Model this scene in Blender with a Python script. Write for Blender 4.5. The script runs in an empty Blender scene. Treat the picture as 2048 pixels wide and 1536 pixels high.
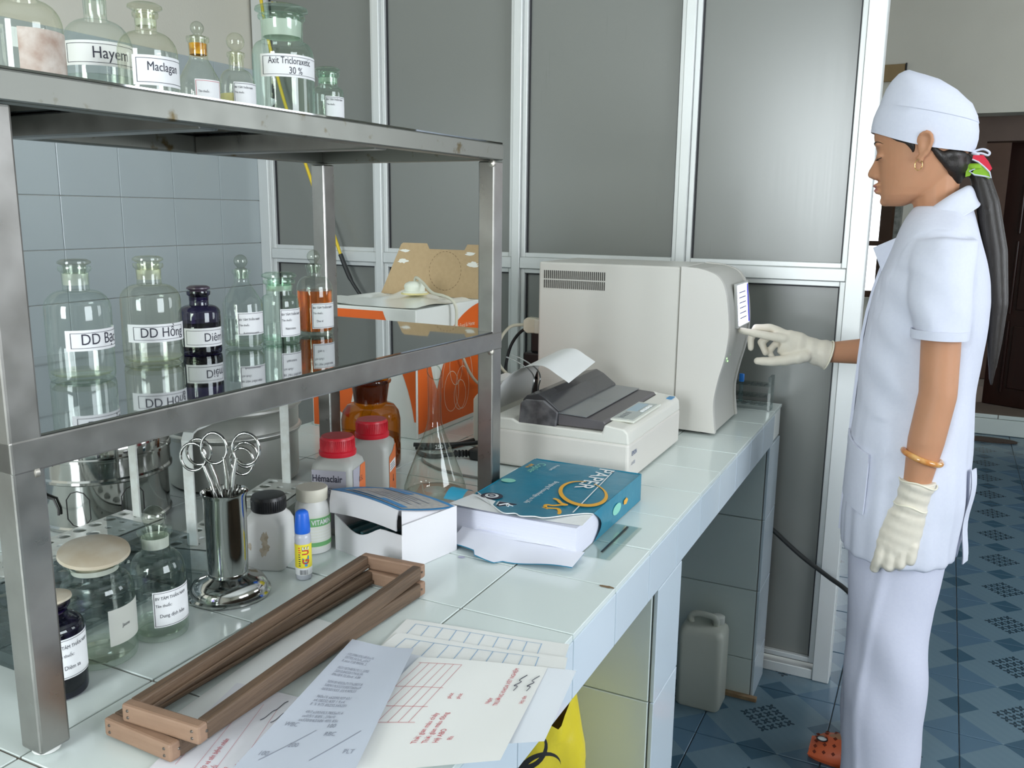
import bpy, bmesh, math, random
from mathutils import Vector, Matrix
R = math.radians
random.seed(7)
scn = bpy.context.scene
col = scn.collection

# ---------------------------------------------------------------- camera
cam_d = bpy.data.cameras.new('camera'); cam = bpy.data.objects.new('camera', cam_d); col.objects.link(cam)
def set_cam(f, yaw, pitch, roll):
    a, p, r = R(yaw), R(pitch), R(roll)
    F = Vector((-math.sin(a)*math.cos(p), math.cos(a)*math.cos(p), -math.sin(p)))
    rt = Vector((math.cos(a), math.sin(a), 0)); up = rt.cross(F)
    X = rt*math.cos(r)+up*math.sin(r); U = -rt*math.sin(r)+up*math.cos(r)
    m = Matrix((X, U, -F)).transposed().to_4x4(); m.translation = Vector((0, 0, 1.30)); cam.matrix_world = m
    cam_d.sensor_width = 36; cam_d.lens = f/2048*36; cam_d.clip_start = .02
set_cam(1741, 26.16, 11.09, .67)
scn.camera = cam

# ---------------------------------------------------------------- world, light, exposure
w = bpy.data.worlds.new('sky'); scn.world = w; w.use_nodes = True
bg = w.node_tree.nodes['Background']; bg.inputs[0].default_value = (.86, .93, 1, 1); bg.inputs[1].default_value = 2.2
def window_light(name, loc, rot, sx, sy, power, colr):
    l = bpy.data.lights.new(name, 'AREA'); l.shape = 'RECTANGLE'; l.size = sx; l.size_y = sy; l.energy = power; l.color = colr
    o = bpy.data.objects.new(name, l); o.location = loc; o.rotation_euler = rot; col.objects.link(o); return o
# daylight coming in through the two windows behind the camera and the two in the corridor
window_light('daylight_back_window', (-.75, -2.30, 1.72), (R(90), 0, 0), .96, 1.35, 46, (.90, .97, 1))
window_light('daylight_right_window', (2.50, .55, 1.70), (0, R(90), 0), 1.45, 1.50, 36, (.88, .93, 1))
window_light('daylight_right_window_2', (2.50, 3.60, 1.70), (0, R(90), 0), 1.45, 1.30, 12, (.90, .95, 1))
vs = scn.view_settings
vs.view_transform = 'Standard'; vs.look = 'None'; vs.exposure = .72; vs.gamma = 1; vs.use_curve_mapping = False
scn.cycles.use_denoising = True
scn.cycles.max_bounces = 16; scn.cycles.transparent_max_bounces = 32; scn.cycles.diffuse_bounces = 6; scn.cycles.transmission_bounces = 12
scn.cycles.caustics_reflective = False; scn.cycles.caustics_refractive = False
scn.cycles.sample_clamp_indirect = 6

# ---------------------------------------------------------------- materials
MATS = {}
def mat(name, c, rough=.5, metal=0., noise=None, bump=None, spec=.5, coat=0., trans=0., ior=1.45, alpha=1., emit=None, sss=0., aniso=0., rvar=None):
    """procedural principled material; noise=(scale, second colour, contrast), bump=(scale, strength)"""
    if name in MATS: return MATS[name]
    m = bpy.data.materials.new(name); m.use_nodes = True; nt = m.node_tree; N = nt.nodes; L = nt.links
    b = N['Principled BSDF']; I = b.inputs
    I['Base Color'].default_value = (*c, 1); I['Roughness'].default_value = rough; I['Metallic'].default_value = metal
    I['Specular IOR Level'].default_value = spec; I['IOR'].default_value = ior
    I['Coat Weight'].default_value = coat; I['Transmission Weight'].default_value = trans; I['Alpha'].default_value = alpha
    I['Anisotropic'].default_value = aniso
    if sss: I['Subsurface Weight'].default_value = sss; I['Subsurface Radius'].default_value = (.02, .008, .005); I['Subsurface Scale'].default_value = .3
    if emit: I['Emission Color'].default_value = (*emit[0], 1); I['Emission Strength'].default_value = emit[1]
    tc = N.new('ShaderNodeTexCoord')
    def nz(scale, detail=4, stretch=None):
        t = N.new('ShaderNodeTexNoise'); t.inputs['Scale'].default_value = scale; t.inputs['Detail'].default_value = detail
        if stretch:
            mp = N.new('ShaderNodeMapping'); mp.inputs['Scale'].default_value = stretch
            L.new(tc.outputs['Object'], mp.inputs['Vector']); L.new(mp.outputs[0], t.inputs['Vector'])
        else: L.new(tc.outputs['Object'], t.inputs['Vector'])
        return t
    if noise:
        sc, c2, con = noise[:3]; t = nz(sc, 5, noise[3] if len(noise) > 3 else None)
        rp = N.new('ShaderNodeValToRGB'); ce = noise[4] if len(noise) > 4 else .5; rp.color_ramp.elements[0].position = ce-con; rp.color_ramp.elements[1].position = ce+con
        rp.color_ramp.elements[0].color = (*c, 1); rp.color_ramp.elements[1].color = (*c2, 1)
        L.new(t.outputs[0], rp.inputs[0]); L.new(rp.outputs[0], I['Base Color'])
    if rvar:
        t = nz(rvar[0], 6, rvar[3] if len(rvar) > 3 else None); mr = N.new('ShaderNodeMapRange'); mr.inputs[3].default_value = rvar[1]; mr.inputs[4].default_value = rvar[2]
        L.new(t.outputs[0], mr.inputs[0]); L.new(mr.outputs[0], I['Roughness'])
    if bump:
        t = nz(bump[0], 4, bump[2] if len(bump) > 2 else None); bp = N.new('ShaderNodeBump'); bp.inputs['Strength'].default_value = bump[1]; bp.inputs['Distance'].default_value = .01
        L.new(t.outputs[0], bp.inputs['Height']); L.new(bp.outputs[0], I['Normal'])
    MATS[name] = m; return m
def glass(name, tint=(.955, .98, .96), edge=(.74, .80, .74), rough=.02):
    """clear thin-walled glass: see-through, tinted more where the wall is seen edge-on, mirror by Fresnel"""
    if name in MATS: return MATS[name]
    m = bpy.data.materials.new(name); m.use_nodes = True; nt = m.node_tree; N = nt.nodes; L = nt.links
    N.remove(N['Principled BSDF']); out = N['Material Output']
    lw = N.new('ShaderNodeLayerWeight'); lw.inputs[0].default_value = .5
    def pw(e, k, add):
        p_ = N.new('ShaderNodeMath'); p_.operation = 'POWER'; L.new(lw.outputs['Facing'], p_.inputs[0]); p_.inputs[1].default_value = e
        q_ = N.new('ShaderNodeMath'); q_.operation = 'MULTIPLY_ADD'; L.new(p_.outputs[0], q_.inputs[0]); q_.inputs[1].default_value = k; q_.inputs[2].default_value = add; return q_.outputs[0]
    mx = N.new('ShaderNodeMix'); mx.data_type = 'RGBA'
    mx.inputs[6].default_value = (*tint, 1); mx.inputs[7].default_value = (*edge, 1); L.new(pw(3., 1., 0.), mx.inputs[0])
    tr = N.new('ShaderNodeBsdfTransparent'); L.new(mx.outputs[2], tr.inputs[0])
    gl = N.new('ShaderNodeBsdfGlossy'); gl.inputs['Roughness'].default_value = rough; gl.inputs[0].default_value = (.95, 1, .97, 1)
    fr = pw(5., .75, .05)
    ms = N.new('ShaderNodeMixShader'); L.new(fr, ms.inputs[0]); L.new(tr.outputs[0], ms.inputs[1]); L.new(gl.outputs[0], ms.inputs[2])
    L.new(ms.outputs[0], out.inputs[0]); MATS[name] = m; return m

# ---------------------------------------------------------------- mesh helpers
class MB:
    def __init__(s): s.v = []; s.f = []; s.m = []; s.mi = 0
    def add(s, vs, fs, mi=None):
        k = len(s.v); s.v += [tuple(p) for p in vs]; s.f += [tuple(i+k for i in f) for f in fs]
        s.m += [s.mi if mi is None else mi]*len(fs); return s
    def box(s, x0, y0, z0, x1, y1, z1, mi=None):
        v = [(x0, y0, z0), (x1, y0, z0), (x1, y1, z0), (x0, y1, z0), (x0, y0, z1), (x1, y0, z1), (x1, y1, z1), (x0, y1, z1)]
        return s.add(v, [(0, 3, 2, 1), (4, 5, 6, 7), (0, 1, 5, 4), (1, 2, 6, 5), (2, 3, 7, 6), (3, 0, 4, 7)], mi)
    def lathe(s, prof, n=32, c=(0, 0, 0), mi=None, cap0=True, cap1=True):
        v = []; f = []
        for r, z in prof:
            for i in range(n):
                a = 2*math.pi*i/n; v.append((c[0]+r*math.cos(a), c[1]+r*math.sin(a), c[2]+z))
        for j in range(len(prof)-1):
            for i in range(n): f.append((j*n+i, j*n+(i+1) % n, (j+1)*n+(i+1) % n, (j+1)*n+i))
        if cap0: f.append(tuple(range(n-1, -1, -1)))
        if cap1: f.append(tuple((len(prof)-1)*n+i for i in range(n)))
        return s.add(v, f, mi)
    def loft(s, rings, mi=None, cap0=True, cap1=True, closed=True):
        n = len(rings[0]); v = [p for r in rings for p in r]; f = []
        for j in range(len(rings)-1):
            for i in range(n if closed else n-1): f.append((j*n+i, j*n+(i+1) % n, (j+1)*n+(i+1) % n, (j+1)*n+i))
        if cap0: f.append(tuple(range(n-1, -1, -1)))
        if cap1: f.append(tuple((len(rings)-1)*n+i for i in range(n)))
        return s.add(v, f, mi)
    def tube(s, pts, r, n=8, mi=None, closed=False, flat=None):
        P = [Vector(p) for p in pts]; rings = []; m = len(P); prev = None
        for i, p in enumerate(P):
            if closed: t = P[(i+1) % m]-P[i-1]
            else: t = P[min(i+1, m-1)]-P[max(i-1, 0)]
            t.normalize()
            if prev is None:
                a = Vector((0, 0, 1)) if abs(t.z) < .9 else Vector((1, 0, 0))
                u = t.cross(a).normalized()
            else: u = (prev-t*prev.dot(t)).normalized()
            prev = u; q = t.cross(u); rr = r[i] if isinstance(r, (list, tuple)) else r
            fl = flat if flat else 1
            rings.append([tuple(p+u*rr*math.cos(2*math.pi*k/n)+q*rr*fl*math.sin(2*math.pi*k/n)) for k in range(n)])
        if closed:
            rings.append(rings[0]); return s.loft(rings, mi, False, False)
        return s.loft(rings, mi)
    def prism(s, poly, a, b, axis='z', mi=None):
        """poly: list of 2-D points; extruded along axis from a to b"""
        def P(p, t): return (p[0], p[1], t) if axis == 'z' else ((p[0], t, p[1]) if axis == 'y' else (t, p[0], p[1]))
        n = len(poly); v = [P(p, a) for p in poly]+[P(p, b) for p in poly]
        f = [tuple(range(n-1, -1, -1)), tuple(range(n, 2*n))]+[(i, (i+1) % n, n+(i+1) % n, n+i) for i in range(n)]
        return s.add(v, f, mi)
    def grid(s, fn, nu, nv, mi=None):
        v = [tuple(fn(i/nu, j/nv)) for j in range(nv+1) for i in range(nu+1)]
        f = [(j*(nu+1)+i, j*(nu+1)+i+1, (j+1)*(nu+1)+i+1, (j+1)*(nu+1)+i) for j in range(nv) for i in range(nu)]
        return s.add(v, f, mi)
    def xform(s, M): s.v = [tuple(M @ Vector(p)) for p in s.v]; return s
    def mesh(s, name, mats, smooth=None, bevel=None, fix=True):
        me = bpy.data.meshes.new(name); me.from_pydata(s.v, [], s.f)
        ms = mats if isinstance(mats, (list, tuple)) else [mats]
        for m in ms: me.materials.append(m)
        me.polygons.foreach_set('material_index', s.m)
        bm = bmesh.new(); bm.from_mesh(me)
        if fix: bmesh.ops.remove_doubles(bm, verts=bm.verts, dist=1e-6); bmesh.ops.recalc_face_normals(bm, faces=bm.faces)
        if bevel:
            es = [e for e in bm.edges if len(e.link_faces) == 2 and e.calc_face_angle(0) > R(35)]
            bmesh.ops.bevel(bm, geom=es, offset=bevel[0], segments=bevel[1], profile=.5, affect='EDGES', clamp_overlap=True)
        bm.to_mesh(me); bm.free()
        if smooth is not None:
            me.polygons.foreach_set('use_smooth', [True]*len(me.polygons)); me.set_sharp_from_angle(angle=R(smooth))
        return me
    def build(s, name, mats, parent=None, smooth=None, bevel=None, label=None, fix=True):
        return put(name, s.mesh(name, mats, smooth, bevel, fix), parent, label)
def put(name, me, parent=None, label=None, loc=None, rz=None):
    o = bpy.data.objects.new(name, me); col.objects.link(o)
    if parent: o.parent = parent
    if loc is not None: o.location = loc
    if rz is not None: o.rotation_euler = (0, 0, rz)
    if label: o['label'] = label
    return o
def thing(name, label, cat, loc=(0, 0, 0), rz=0, group=None):
    o = bpy.data.objects.new(name, None); col.objects.link(o); o.empty_display_size = .02
    o.location = loc; o.rotation_euler = (0, 0, rz); return tag(o, label, cat, group)
def tag(o, label, cat, group=None):
    o['label'] = label; o['category'] = cat
    if group: o['group'] = group
    return o
def struct(o): o['kind'] = 'structure'; return o
def rrect(w, h, r, n=5, cx=0, cy=0):
    p = []
    for sx, sy, a0 in ((1, 1, 0), (-1, 1, 90), (-1, -1, 180), (1, -1, 270)):
        for k in range(n+1):
            a = R(a0+90*k/n); p.append((cx+sx*(w/2-r)+r*math.cos(a), cy+sy*(h/2-r)+r*math.sin(a)))
    return p
def ell(cx, cy, z, rx, ry, n=28, p=2., rot=0.):
    out = []
    for i in range(n):
        a = 2*math.pi*i/n; c_, s_ = math.cos(a), math.sin(a)
        x = rx*math.copysign(abs(c_)**(2/p), c_); y = ry*math.copysign(abs(s_)**(2/p), s_)
        out.append((cx+x*math.cos(rot)-y*math.sin(rot), cy+x*math.sin(rot)+y*math.cos(rot), z))
    return out
def spline(pts, n=8, closed=False):
    P = [Vector(p) for p in pts]; out = []; m = len(P)
    g = (lambda i: P[i % m]) if closed else (lambda i: P[max(0, min(m-1, i))])
    for i in range(m if closed else m-1):
        a, b, c, d = g(i-1), g(i), g(i+1), g(i+2)
        for k in range(n):
            t = k/n; out.append(tuple(.5*((2*b)+(c-a)*t+(2*a-5*b+4*c-d)*t*t+(3*b-a-3*c+d)*t**3)))
    if not closed: out.append(tuple(P[-1]))
    return out
def lerp(tab, x):
    if x <= tab[0][0]: return tab[0][1]
    for (a, u), (b, v) in zip(tab, tab[1:]):
        if x <= b:
            t = (x-a)/(b-a); t = t*t*(3-2*t) if False else t
            return u+(v-u)*t
    return tab[-1][1]
_txt = {}
def text2d(s, size, align='LEFT', bold=0., shear=0., width=1., depth=0):
    """lettering as flat triangles: returns verts (x, y) and faces"""
    key = (s, size, align, bold, shear)
    if key in _txt: v, f = _txt[key]
    else:
        cu = bpy.data.curves.new('t', 'FONT'); cu.body = s; cu.size = size; cu.align_x = align; cu.offset = bold; cu.shear = shear; cu.resolution_u = 3
        o = bpy.data.objects.new('t', cu); col.objects.link(o)
        dg = bpy.context.evaluated_depsgraph_get(); me = o.evaluated_get(dg).to_mesh()
        v = [(p.co.x, p.co.y) for p in me.vertices]; f = [tuple(p.vertices) for p in me.polygons]
        o.evaluated_get(dg).to_mesh_clear(); bpy.data.objects.remove(o); bpy.data.curves.remove(cu); _txt[key] = (v, f)
    return [(x*width, y) for x, y in v], f
def text_on(mb, s, size, fn, align='LEFT', bold=0., shear=0., width=1., mi=0):
    v, f = text2d(s, size, align, bold, shear, width); mb.add([fn(x, y) for x, y in v], f, mi); return mb
def copy_tree(o, parent=None):
    c_ = o.copy(); col.objects.link(c_)
    if parent: c_.parent = parent
    for ch in list(o.children): copy_tree(ch, c_)
    return c_

# common materials
steel = mat('steel_frame', (.40, .39, .375), .3, 1, noise=(14, (.30, .29, .275), .2), rvar=(25, .2, .42))
steel_sheet = mat('steel_sheet', (.40, .42, .42), .04, 1, rvar=(9, .015, .05), bump=(2.5, .03))
steel_dirty = mat('steel_stained', (.24, .245, .222), .40, 1, noise=(38, (.13, .10, .05), .05, None, .66), rvar=(20, .3, .5))
chrome = mat('chrome', (.52, .525, .51), .09, 1, bump=(5, .03))
alu = mat('aluminium_worn', (.62, .62, .59), .42, 1, noise=(9, (.52, .52, .49), .25), bump=(60, .05))
alu_frame = mat('aluminium_frame', (.70, .72, .71), .42, .35)
gl_clear = glass('clear_glass'); gl_green = glass('greenish_glass', (.90, .97, .925), (.60, .76, .66)); gl_yel = glass('old_glass', (.965, .97, .92), (.76, .77, .62))
gl_amber = glass('amber_glass', (.75, .38, .05), (.25, .09, .01)); gl_dirty = glass('dusty_glass', (.86, .87, .83), (.60, .60, .54), .12)
gl_purple = glass('purple_stained_glass', (.30, .26, .42), (.10, .08, .16))
acrylic = glass('acrylic', (.68, .72, .73), (.34, .37, .39), .05)
frosted = mat('frosted_glass', (.74, .76, .70), .45, 0, trans=.55)
paper = mat('paper_white', (.80, .81, .80), .8, bump=(30, .05)); label_p = mat('label_paper', (.78, .79, .80), .7)
ink = mat('black_ink', (.03, .03, .05), .6); red_ink = mat('red_ink', (.55, .10, .12), .7); blue_ink = mat('blue_ink', (.25, .42, .62), .7); grey_ink = mat('grey_ink', (.30, .32, .38), .7)
black_pl = mat('black_plastic', (.015, .015, .017), .35); white_pl = mat('white_plastic', (.72, .72, .70), .4, bump=(40, .04))
# ================================================================ the setting
class NX:
    """tiny math-node expressions"""
    def __init__(s, nt, sock): s.nt = nt; s.s = sock
    def op(s, o, b=None, c=None):
        n = s.nt.nodes.new('ShaderNodeMath'); n.operation = o; s.nt.links.new(s.s, n.inputs[0])
        for k, q in ((1, b), (2, c)):
            if q is None: continue
            if isinstance(q, NX): s.nt.links.new(q.s, n.inputs[k])
            else: n.inputs[k].default_value = q
        return NX(s.nt, n.outputs[0])
    def __add__(s, b): return s.op('ADD', b)
    def __sub__(s, b): return s.op('SUBTRACT', b)
    def __mul__(s, b): return s.op('MULTIPLY', b)
    def abs(s): return s.op('ABSOLUTE')
    def lt(s, b): return s.op('LESS_THAN', b)
    def gt(s, b): return s.op('GREATER_THAN', b)
    def max(s, b): return s.op('MAXIMUM', b)
    def min(s, b): return s.op('MINIMUM', b)
def floor_mat():
    m = bpy.data.materials.new('blue_floor_tile'); m.use_nodes = True; nt = m.node_tree; N = nt.nodes; L = nt.links; b = N['Principled BSDF']
    tc = N.new('ShaderNodeTexCoord'); sp = N.new('ShaderNodeSeparateXYZ'); L.new(tc.outputs['Object'], sp.inputs[0])
    X, Y = NX(nt, sp.outputs[0]), NX(nt, sp.outputs[1]); ax, ay = X.abs(), Y.abs()
    mid = ((ax-.151).abs()+(ay-.151).abs()).lt(.098)                       # medium diamonds on the corners
    dark = ((ax-.151).abs()+ay).lt(.05).max((ax+(ay-.151).abs()).lt(.05))  # dark diamonds on the edge middles
    p, q = (X+Y)*.7071, (X-Y)*.7071
    def cell(t): return (t*(1/.0265)).op('FRACT')-.5
    a, c_ = cell(p), cell(q)
    pet = ((a.abs()-c_.abs()).abs().lt(.19)).min((a.abs().max(c_.abs())).lt(.40)).min((a.abs().max(c_.abs())).gt(.06))
    pet = pet.min((p.abs().max(q.abs())).lt(.0530))
    hat = ((p*260).op('SINE')*.5+.5)*.10
    nz = N.new('ShaderNodeTexNoise'); nz.inputs['Scale'].default_value = 30; L.new(tc.outputs['Object'], nz.inputs['Vector'])
    def mix(f, A, B):
        k = N.new('ShaderNodeMix'); k.data_type = 'RGBA'
        if isinstance(f, NX): L.new(f.s, k.inputs[0])
        for i, t in ((6, A), (7, B)):
            if isinstance(t, tuple): k.inputs[i].default_value = (*t, 1)
            else: L.new(t, k.inputs[i])
        return k.outputs[2]
    base = mix(hat, (.105, .170, .215), (.145, .215, .26))
    o = mix(mid, base, (.068, .130, .190)); o = mix(dark, o, (.036, .085, .128)); o = mix(pet, o, (.012, .035, .055))
    L.new(o, b.inputs['Base Color']); b.inputs['Roughness'].default_value = .22; b.inputs['Specular IOR Level'].default_value = .45
    return m
fl_m = floor_mat()
grout = mat('brown_grout', (.20, .17, .14), .9, noise=(30, (.12, .10, .08), .3))
wall_paint = mat('wall_paint', (.64, .62, .54), .8, noise=(3, (.58, .56, .485), .35), bump=(120, .06))
ceil_m = mat('ceiling_paint', (.80, .81, .79), .9)
tile_white = mat('white_glazed_tile', (.70, .765, .74), .12, noise=(2.5, (.64, .71, .69), .35), spec=.5, rvar=(8, .08, .2))
tile_front = mat('front_tile_daylight_tint', (.60, .68, .74), .10, noise=(2.5, (.55, .63, .70), .35), spec=.5)  # white tile with the blue of the window daylight put into its colour
tile_wall = mat('pale_blue_wall_tile', (.43, .48, .49), .12, noise=(3, (.40, .45, .465), .4), rvar=(5, .08, .2))
tile_grout = mat('pale_grout', (.74, .72, .66), .9); tile_grout_w = mat('light_grout', (.66, .68, .66), .9)
concrete = mat('concrete', (.35, .34, .32), .9, noise=(20, (.28, .27, .25), .3))
ZC = .80

# floor
g = MB().box(-2.4, -2.45, -.08, 2.65, 8.3, -.006); floor = struct(g.build('floor', grout))
tm = MB().box(-.1505, -.1505, -.008, .1505, .1505, 0).mesh('tile', fl_m, bevel=(.0015, 1))
for i in range(-4, 5):
    for j in range(-5, 12):
        x, y = .148+.151+.303*(i-1), 2.33+.1525+.3045*j
        o = put('tile', tm, floor); o.location = (x, y, 0)
g = MB()
for i in range(-8, 10):
    for j in range(-16, 20):
        if -4 <= i < 5 and -5 <= j < 12: continue
        x, y = .148+.151+.303*(i-1), 2.33+.1525+.3045*j
        if -2.3 < x < 2.6 and -2.4 < y < 5.9: g.box(x-.1505, y-.1505, -.008, x+.1505, y+.1505, 0)
o = g.build('tile_field', mat('plain_blue_tile', (.15, .22, .28), .25), floor); o['kind'] = 'stuff'
# walls and ceiling
struct(MB().box(-2.4, -2.45, 3.3, 2.65, 8.3, 3.4).build('ceiling', ceil_m))
wl = struct(MB().box(-2.4, -2.25, 0, -2.209, 5.95, 3.3).build('wall_left', wall_paint))
tl = MB().box(-.0995, 0, -.0730, .0995, .009, .0730).xform(Matrix.Rotation(R(90), 4, 'Z')).mesh('tile', tile_wall, bevel=(.0018, 2))
for i in range(13):
    for j in range(12):
        o = put('tile', tl, wl); o.location = (-2.200, 2.445-.100-.200*i, .0685+.0735+.1475*j-.062)
g = MB().box(-2.211, -.3, 0, -2.2075, 2.445, 1.772); g.build('grout_bed', tile_grout, wl)
# back wall with a window opening (behind the camera)
def wall_y(name, y0, y1, x0, x1, holes, h=3.3):
    g = MB(); xs = sorted({x0, x1, *[q for a, b, _, _ in holes for q in (a, b)]})
    for a, b in zip(xs, xs[1:]):
        hs = [(c_, d) for p, q, c_, d in holes if p <= a and q >= b]
        z = 0
        for c_, d in sorted(hs):
            if c_ > z: g.box(a, y0, z, b, y1, c_)
            z = d
        g.box(a, y0, z, b, y1, h)
    return struct(g.build(name, wall_paint))
def wall_x(name, x0, x1, y0, y1, holes, h=3.3):
    g = MB(); ys = sorted({y0, y1, *[q for a, b, _, _ in holes for q in (a, b)]})
    for a, b in zip(ys, ys[1:]):
        z = 0
        for p, q, c_, d in sorted(holes):
            if p <= a and q >= b:
                if c_ > z: g.box(x0, a, z, x1, b, c_)
                z = d
        g.box(x0, a, z, x1, b, h)
    return struct(g.build(name, wall_paint))
wall_y('wall_back', -2.45, -2.25, -2.4, 2.65, [(-1.25, -.25, 1.02, 2.42)])
wall_x('wall_right', 2.45, 2.65, -2.25, 5.95, [(-.25, 1.35, .95, 2.45), (2.9, 4.3, .95, 2.45)])
wf_m = mat('window_frame_wood', (.10, .05, .03), .4)
def win_frame(name, axis, pos, a0, a1, z0, z1):
    o = struct(MB().box(*((a0, pos, z0, a1, pos+.05, z0+.05) if axis == 'y' else (pos, a0, z0, pos+.05, a1, z0+.05))).build(name, wf_m))
    for q in ((a0, a0+.05, z0+.05, z1), (a1-.05, a1, z0+.05, z1), (a0+.05, a1-.05, z1-.05, z1), ((a0+a1)/2-.025, (a0+a1)/2+.025, z0+.05, z1-.05)):
        u0, u1, v0, v1 = q
        MB().box(*((u0, pos, v0, u1, pos+.05, v1) if axis == 'y' else (pos, u0, v0, pos+.05, u1, v1))).build('window_frame', wf_m, o)
win_frame('window_1', 'y', -2.4, -1.25, -.25, 1.02, 2.42); win_frame('window_2', 'x', 2.55, -.25, 1.35, .95, 2.45); win_frame('window_3', 'x', 2.55, 2.9, 4.3, .95, 2.45)
# far wall of the corridor with a window on the left and the doorway on the right
wfar = wall_y('wall_far', 5.95, 6.15, -2.4, 2.65, [(-.78, -.305, .80, 1.98), (.02, 2.3, 0, 1.905)])
# a narrow window whose dark sash stands ajar
wn = struct(MB().box(-.78, 6.02, .80, -.305, 6.07, .84).build('window_4', wf_m))
for q in ((-.78, -.75, .84, 1.98), (-.325, -.305, .84, 1.98), (-.75, -.325, 1.95, 1.98), (-.75, -.325, 1.125, 1.155)): MB().box(q[0], 6.02, q[2], q[1], 6.07, q[3]).build('window_frame', wf_m, wn)
g = MB().box(-.295, 5.72, .80, -.262, 5.949, 1.96); g.build('open_sash', mat('dark_green_sash', (.09, .10, .085), .5, noise=(40, (.2, .2, .18), .15)), wn)
# raised threshold with white tiled riser, dark double door behind
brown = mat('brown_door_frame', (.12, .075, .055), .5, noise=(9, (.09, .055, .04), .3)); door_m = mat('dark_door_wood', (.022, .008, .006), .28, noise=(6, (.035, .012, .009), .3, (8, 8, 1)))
dstep = struct(MB().box(-.2, 5.965, 0, 2.4, 7.0, .118).build('trim_threshold', mat('terracotta_sill', (.20, .16, .13), .7)))
rt = MB().box(-.1480, -.012, -.049, .1480, 0, .049).mesh('tile', tile_white, bevel=(.002, 1)); rt2 = MB().box(-.148, -.012, -.012, .148, 0, .012).mesh('tile', tile_white, bevel=(.002, 1))
for i in range(7):
    put('tile', rt, dstep, loc=(.10+.30*i, 5.965, .051)); put('tile', rt2, dstep, loc=(.23+.30*i, 5.965, .1145))
dj = struct(MB().box(.02, 6.15, .118, .16, 6.30, 1.905).build('trim_door_jamb', brown)); MB().box(.16, 6.15, 1.76, 2.3, 6.30, 1.905).build('lintel', brown, dj)
dd = struct(bpy.data.objects.new('door_1', None)); col.objects.link(dd); dd.location = (.30, 6.36, .12); dd.rotation_euler = (0, 0, R(-24))
MB().box(0, 0, 0, .78, .045, 1.66).build('door_leaf', door_m, dd, bevel=(.004, 1))
for zz in (.12, .62, 1.12):
    MB().box(.14, -.012, zz, .64, 0, zz+.40).build('raised_panel', door_m, dd, bevel=(.01, 2))
    for q in ((.10, .115, zz-.03, zz+.43), (.665, .68, zz-.03, zz+.43)): MB().box(q[0], -.014, q[2], q[1], 0, q[3]).build('moulding', door_m, dd, bevel=(.004, 1))
d2 = struct(bpy.data.objects.new('door_2', None)); col.objects.link(d2); d2.location = (1.12, 6.2, .12)
MB().box(0, 0, 0, .95, .045, 1.64).build('door_leaf', door_m, d2, bevel=(.004, 1))
for zz in (.12, .62, 1.12): MB().box(.14, -.012, zz, .8, 0, zz+.40).build('raised_panel', door_m, d2, bevel=(.01, 2))
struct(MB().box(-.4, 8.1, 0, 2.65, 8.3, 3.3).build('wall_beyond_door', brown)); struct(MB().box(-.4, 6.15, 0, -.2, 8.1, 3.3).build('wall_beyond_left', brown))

# aluminium and grey glazed partition
panel_m = mat('grey_translucent_panel', (.205, .212, .196), .24, noise=(1.2, (.188, .198, .184), .4), spec=.9, rvar=(260, .26, .31, (1, 1, .01)))
pan_dark = mat('bead_shadow_black', (.03, .03, .035), .6)  # black for the painted shadow strips along the glazing beads
PY = 2.44
part = struct(MB().box(-2.2, PY+.005, 2.62, -.183, PY+.055, 2.68).build('wall_partition', alu_frame, bevel=(.003, 1)))
MX = [-2.178, -1.693, -1.188, -.672, -.206]; MWD = [.022, .0135, .0135, .0135, .0225]
for i, (x, wd) in enumerate(zip(MX, MWD)): MB().box(x-wd, PY-.012, 0, x+wd, PY+.05, 2.62).build('mullion', alu_frame, part, bevel=(.002, 1))
for i in range(4):
    a, b = MX[i]+MWD[i], MX[i+1]-MWD[i+1]
    MB().box(a, PY-.008, 1.134, b, PY+.05, 1.168).build('rail', alu_frame, part, bevel=(.002, 1))
    MB().box(a, PY-.008, 0, b, PY+.05, .030).build('bottom_rail', alu_frame, part, bevel=(.002, 1))
    for z0, z1 in ((.046, 1.134), (1.168, 2.62)):
        MB().box(a+.002, PY+.018, z0-.01, b-.002, PY+.024, z1-.0).build('panel', panel_m, part)
        bw = .014
        for q in ((a, a+bw, z0, z1), (b-bw, b, z0, z1), (a+bw, b-bw, z0, z0+bw), (a+bw, b-bw, z1-bw, z1)):
            MB().box(q[0], PY+.001, q[2], q[1], PY+.017, q[3]).build('glazing_bead', alu_frame, part, bevel=(.0015, 1))
        for q in ((a+bw, a+bw+.004, z0+bw, z1-bw), (b-bw-.004, b-bw, z0+bw, z1-bw), (a+bw+.004, b-bw-.004, z1-bw-.004, z1-bw)):
            MB().box(q[0], PY+.012, q[2], q[1], PY+.0178, q[3]).build('bead_shadow', pan_dark, part)  # dark strip standing in for the shade the bead throws on the panel

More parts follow.
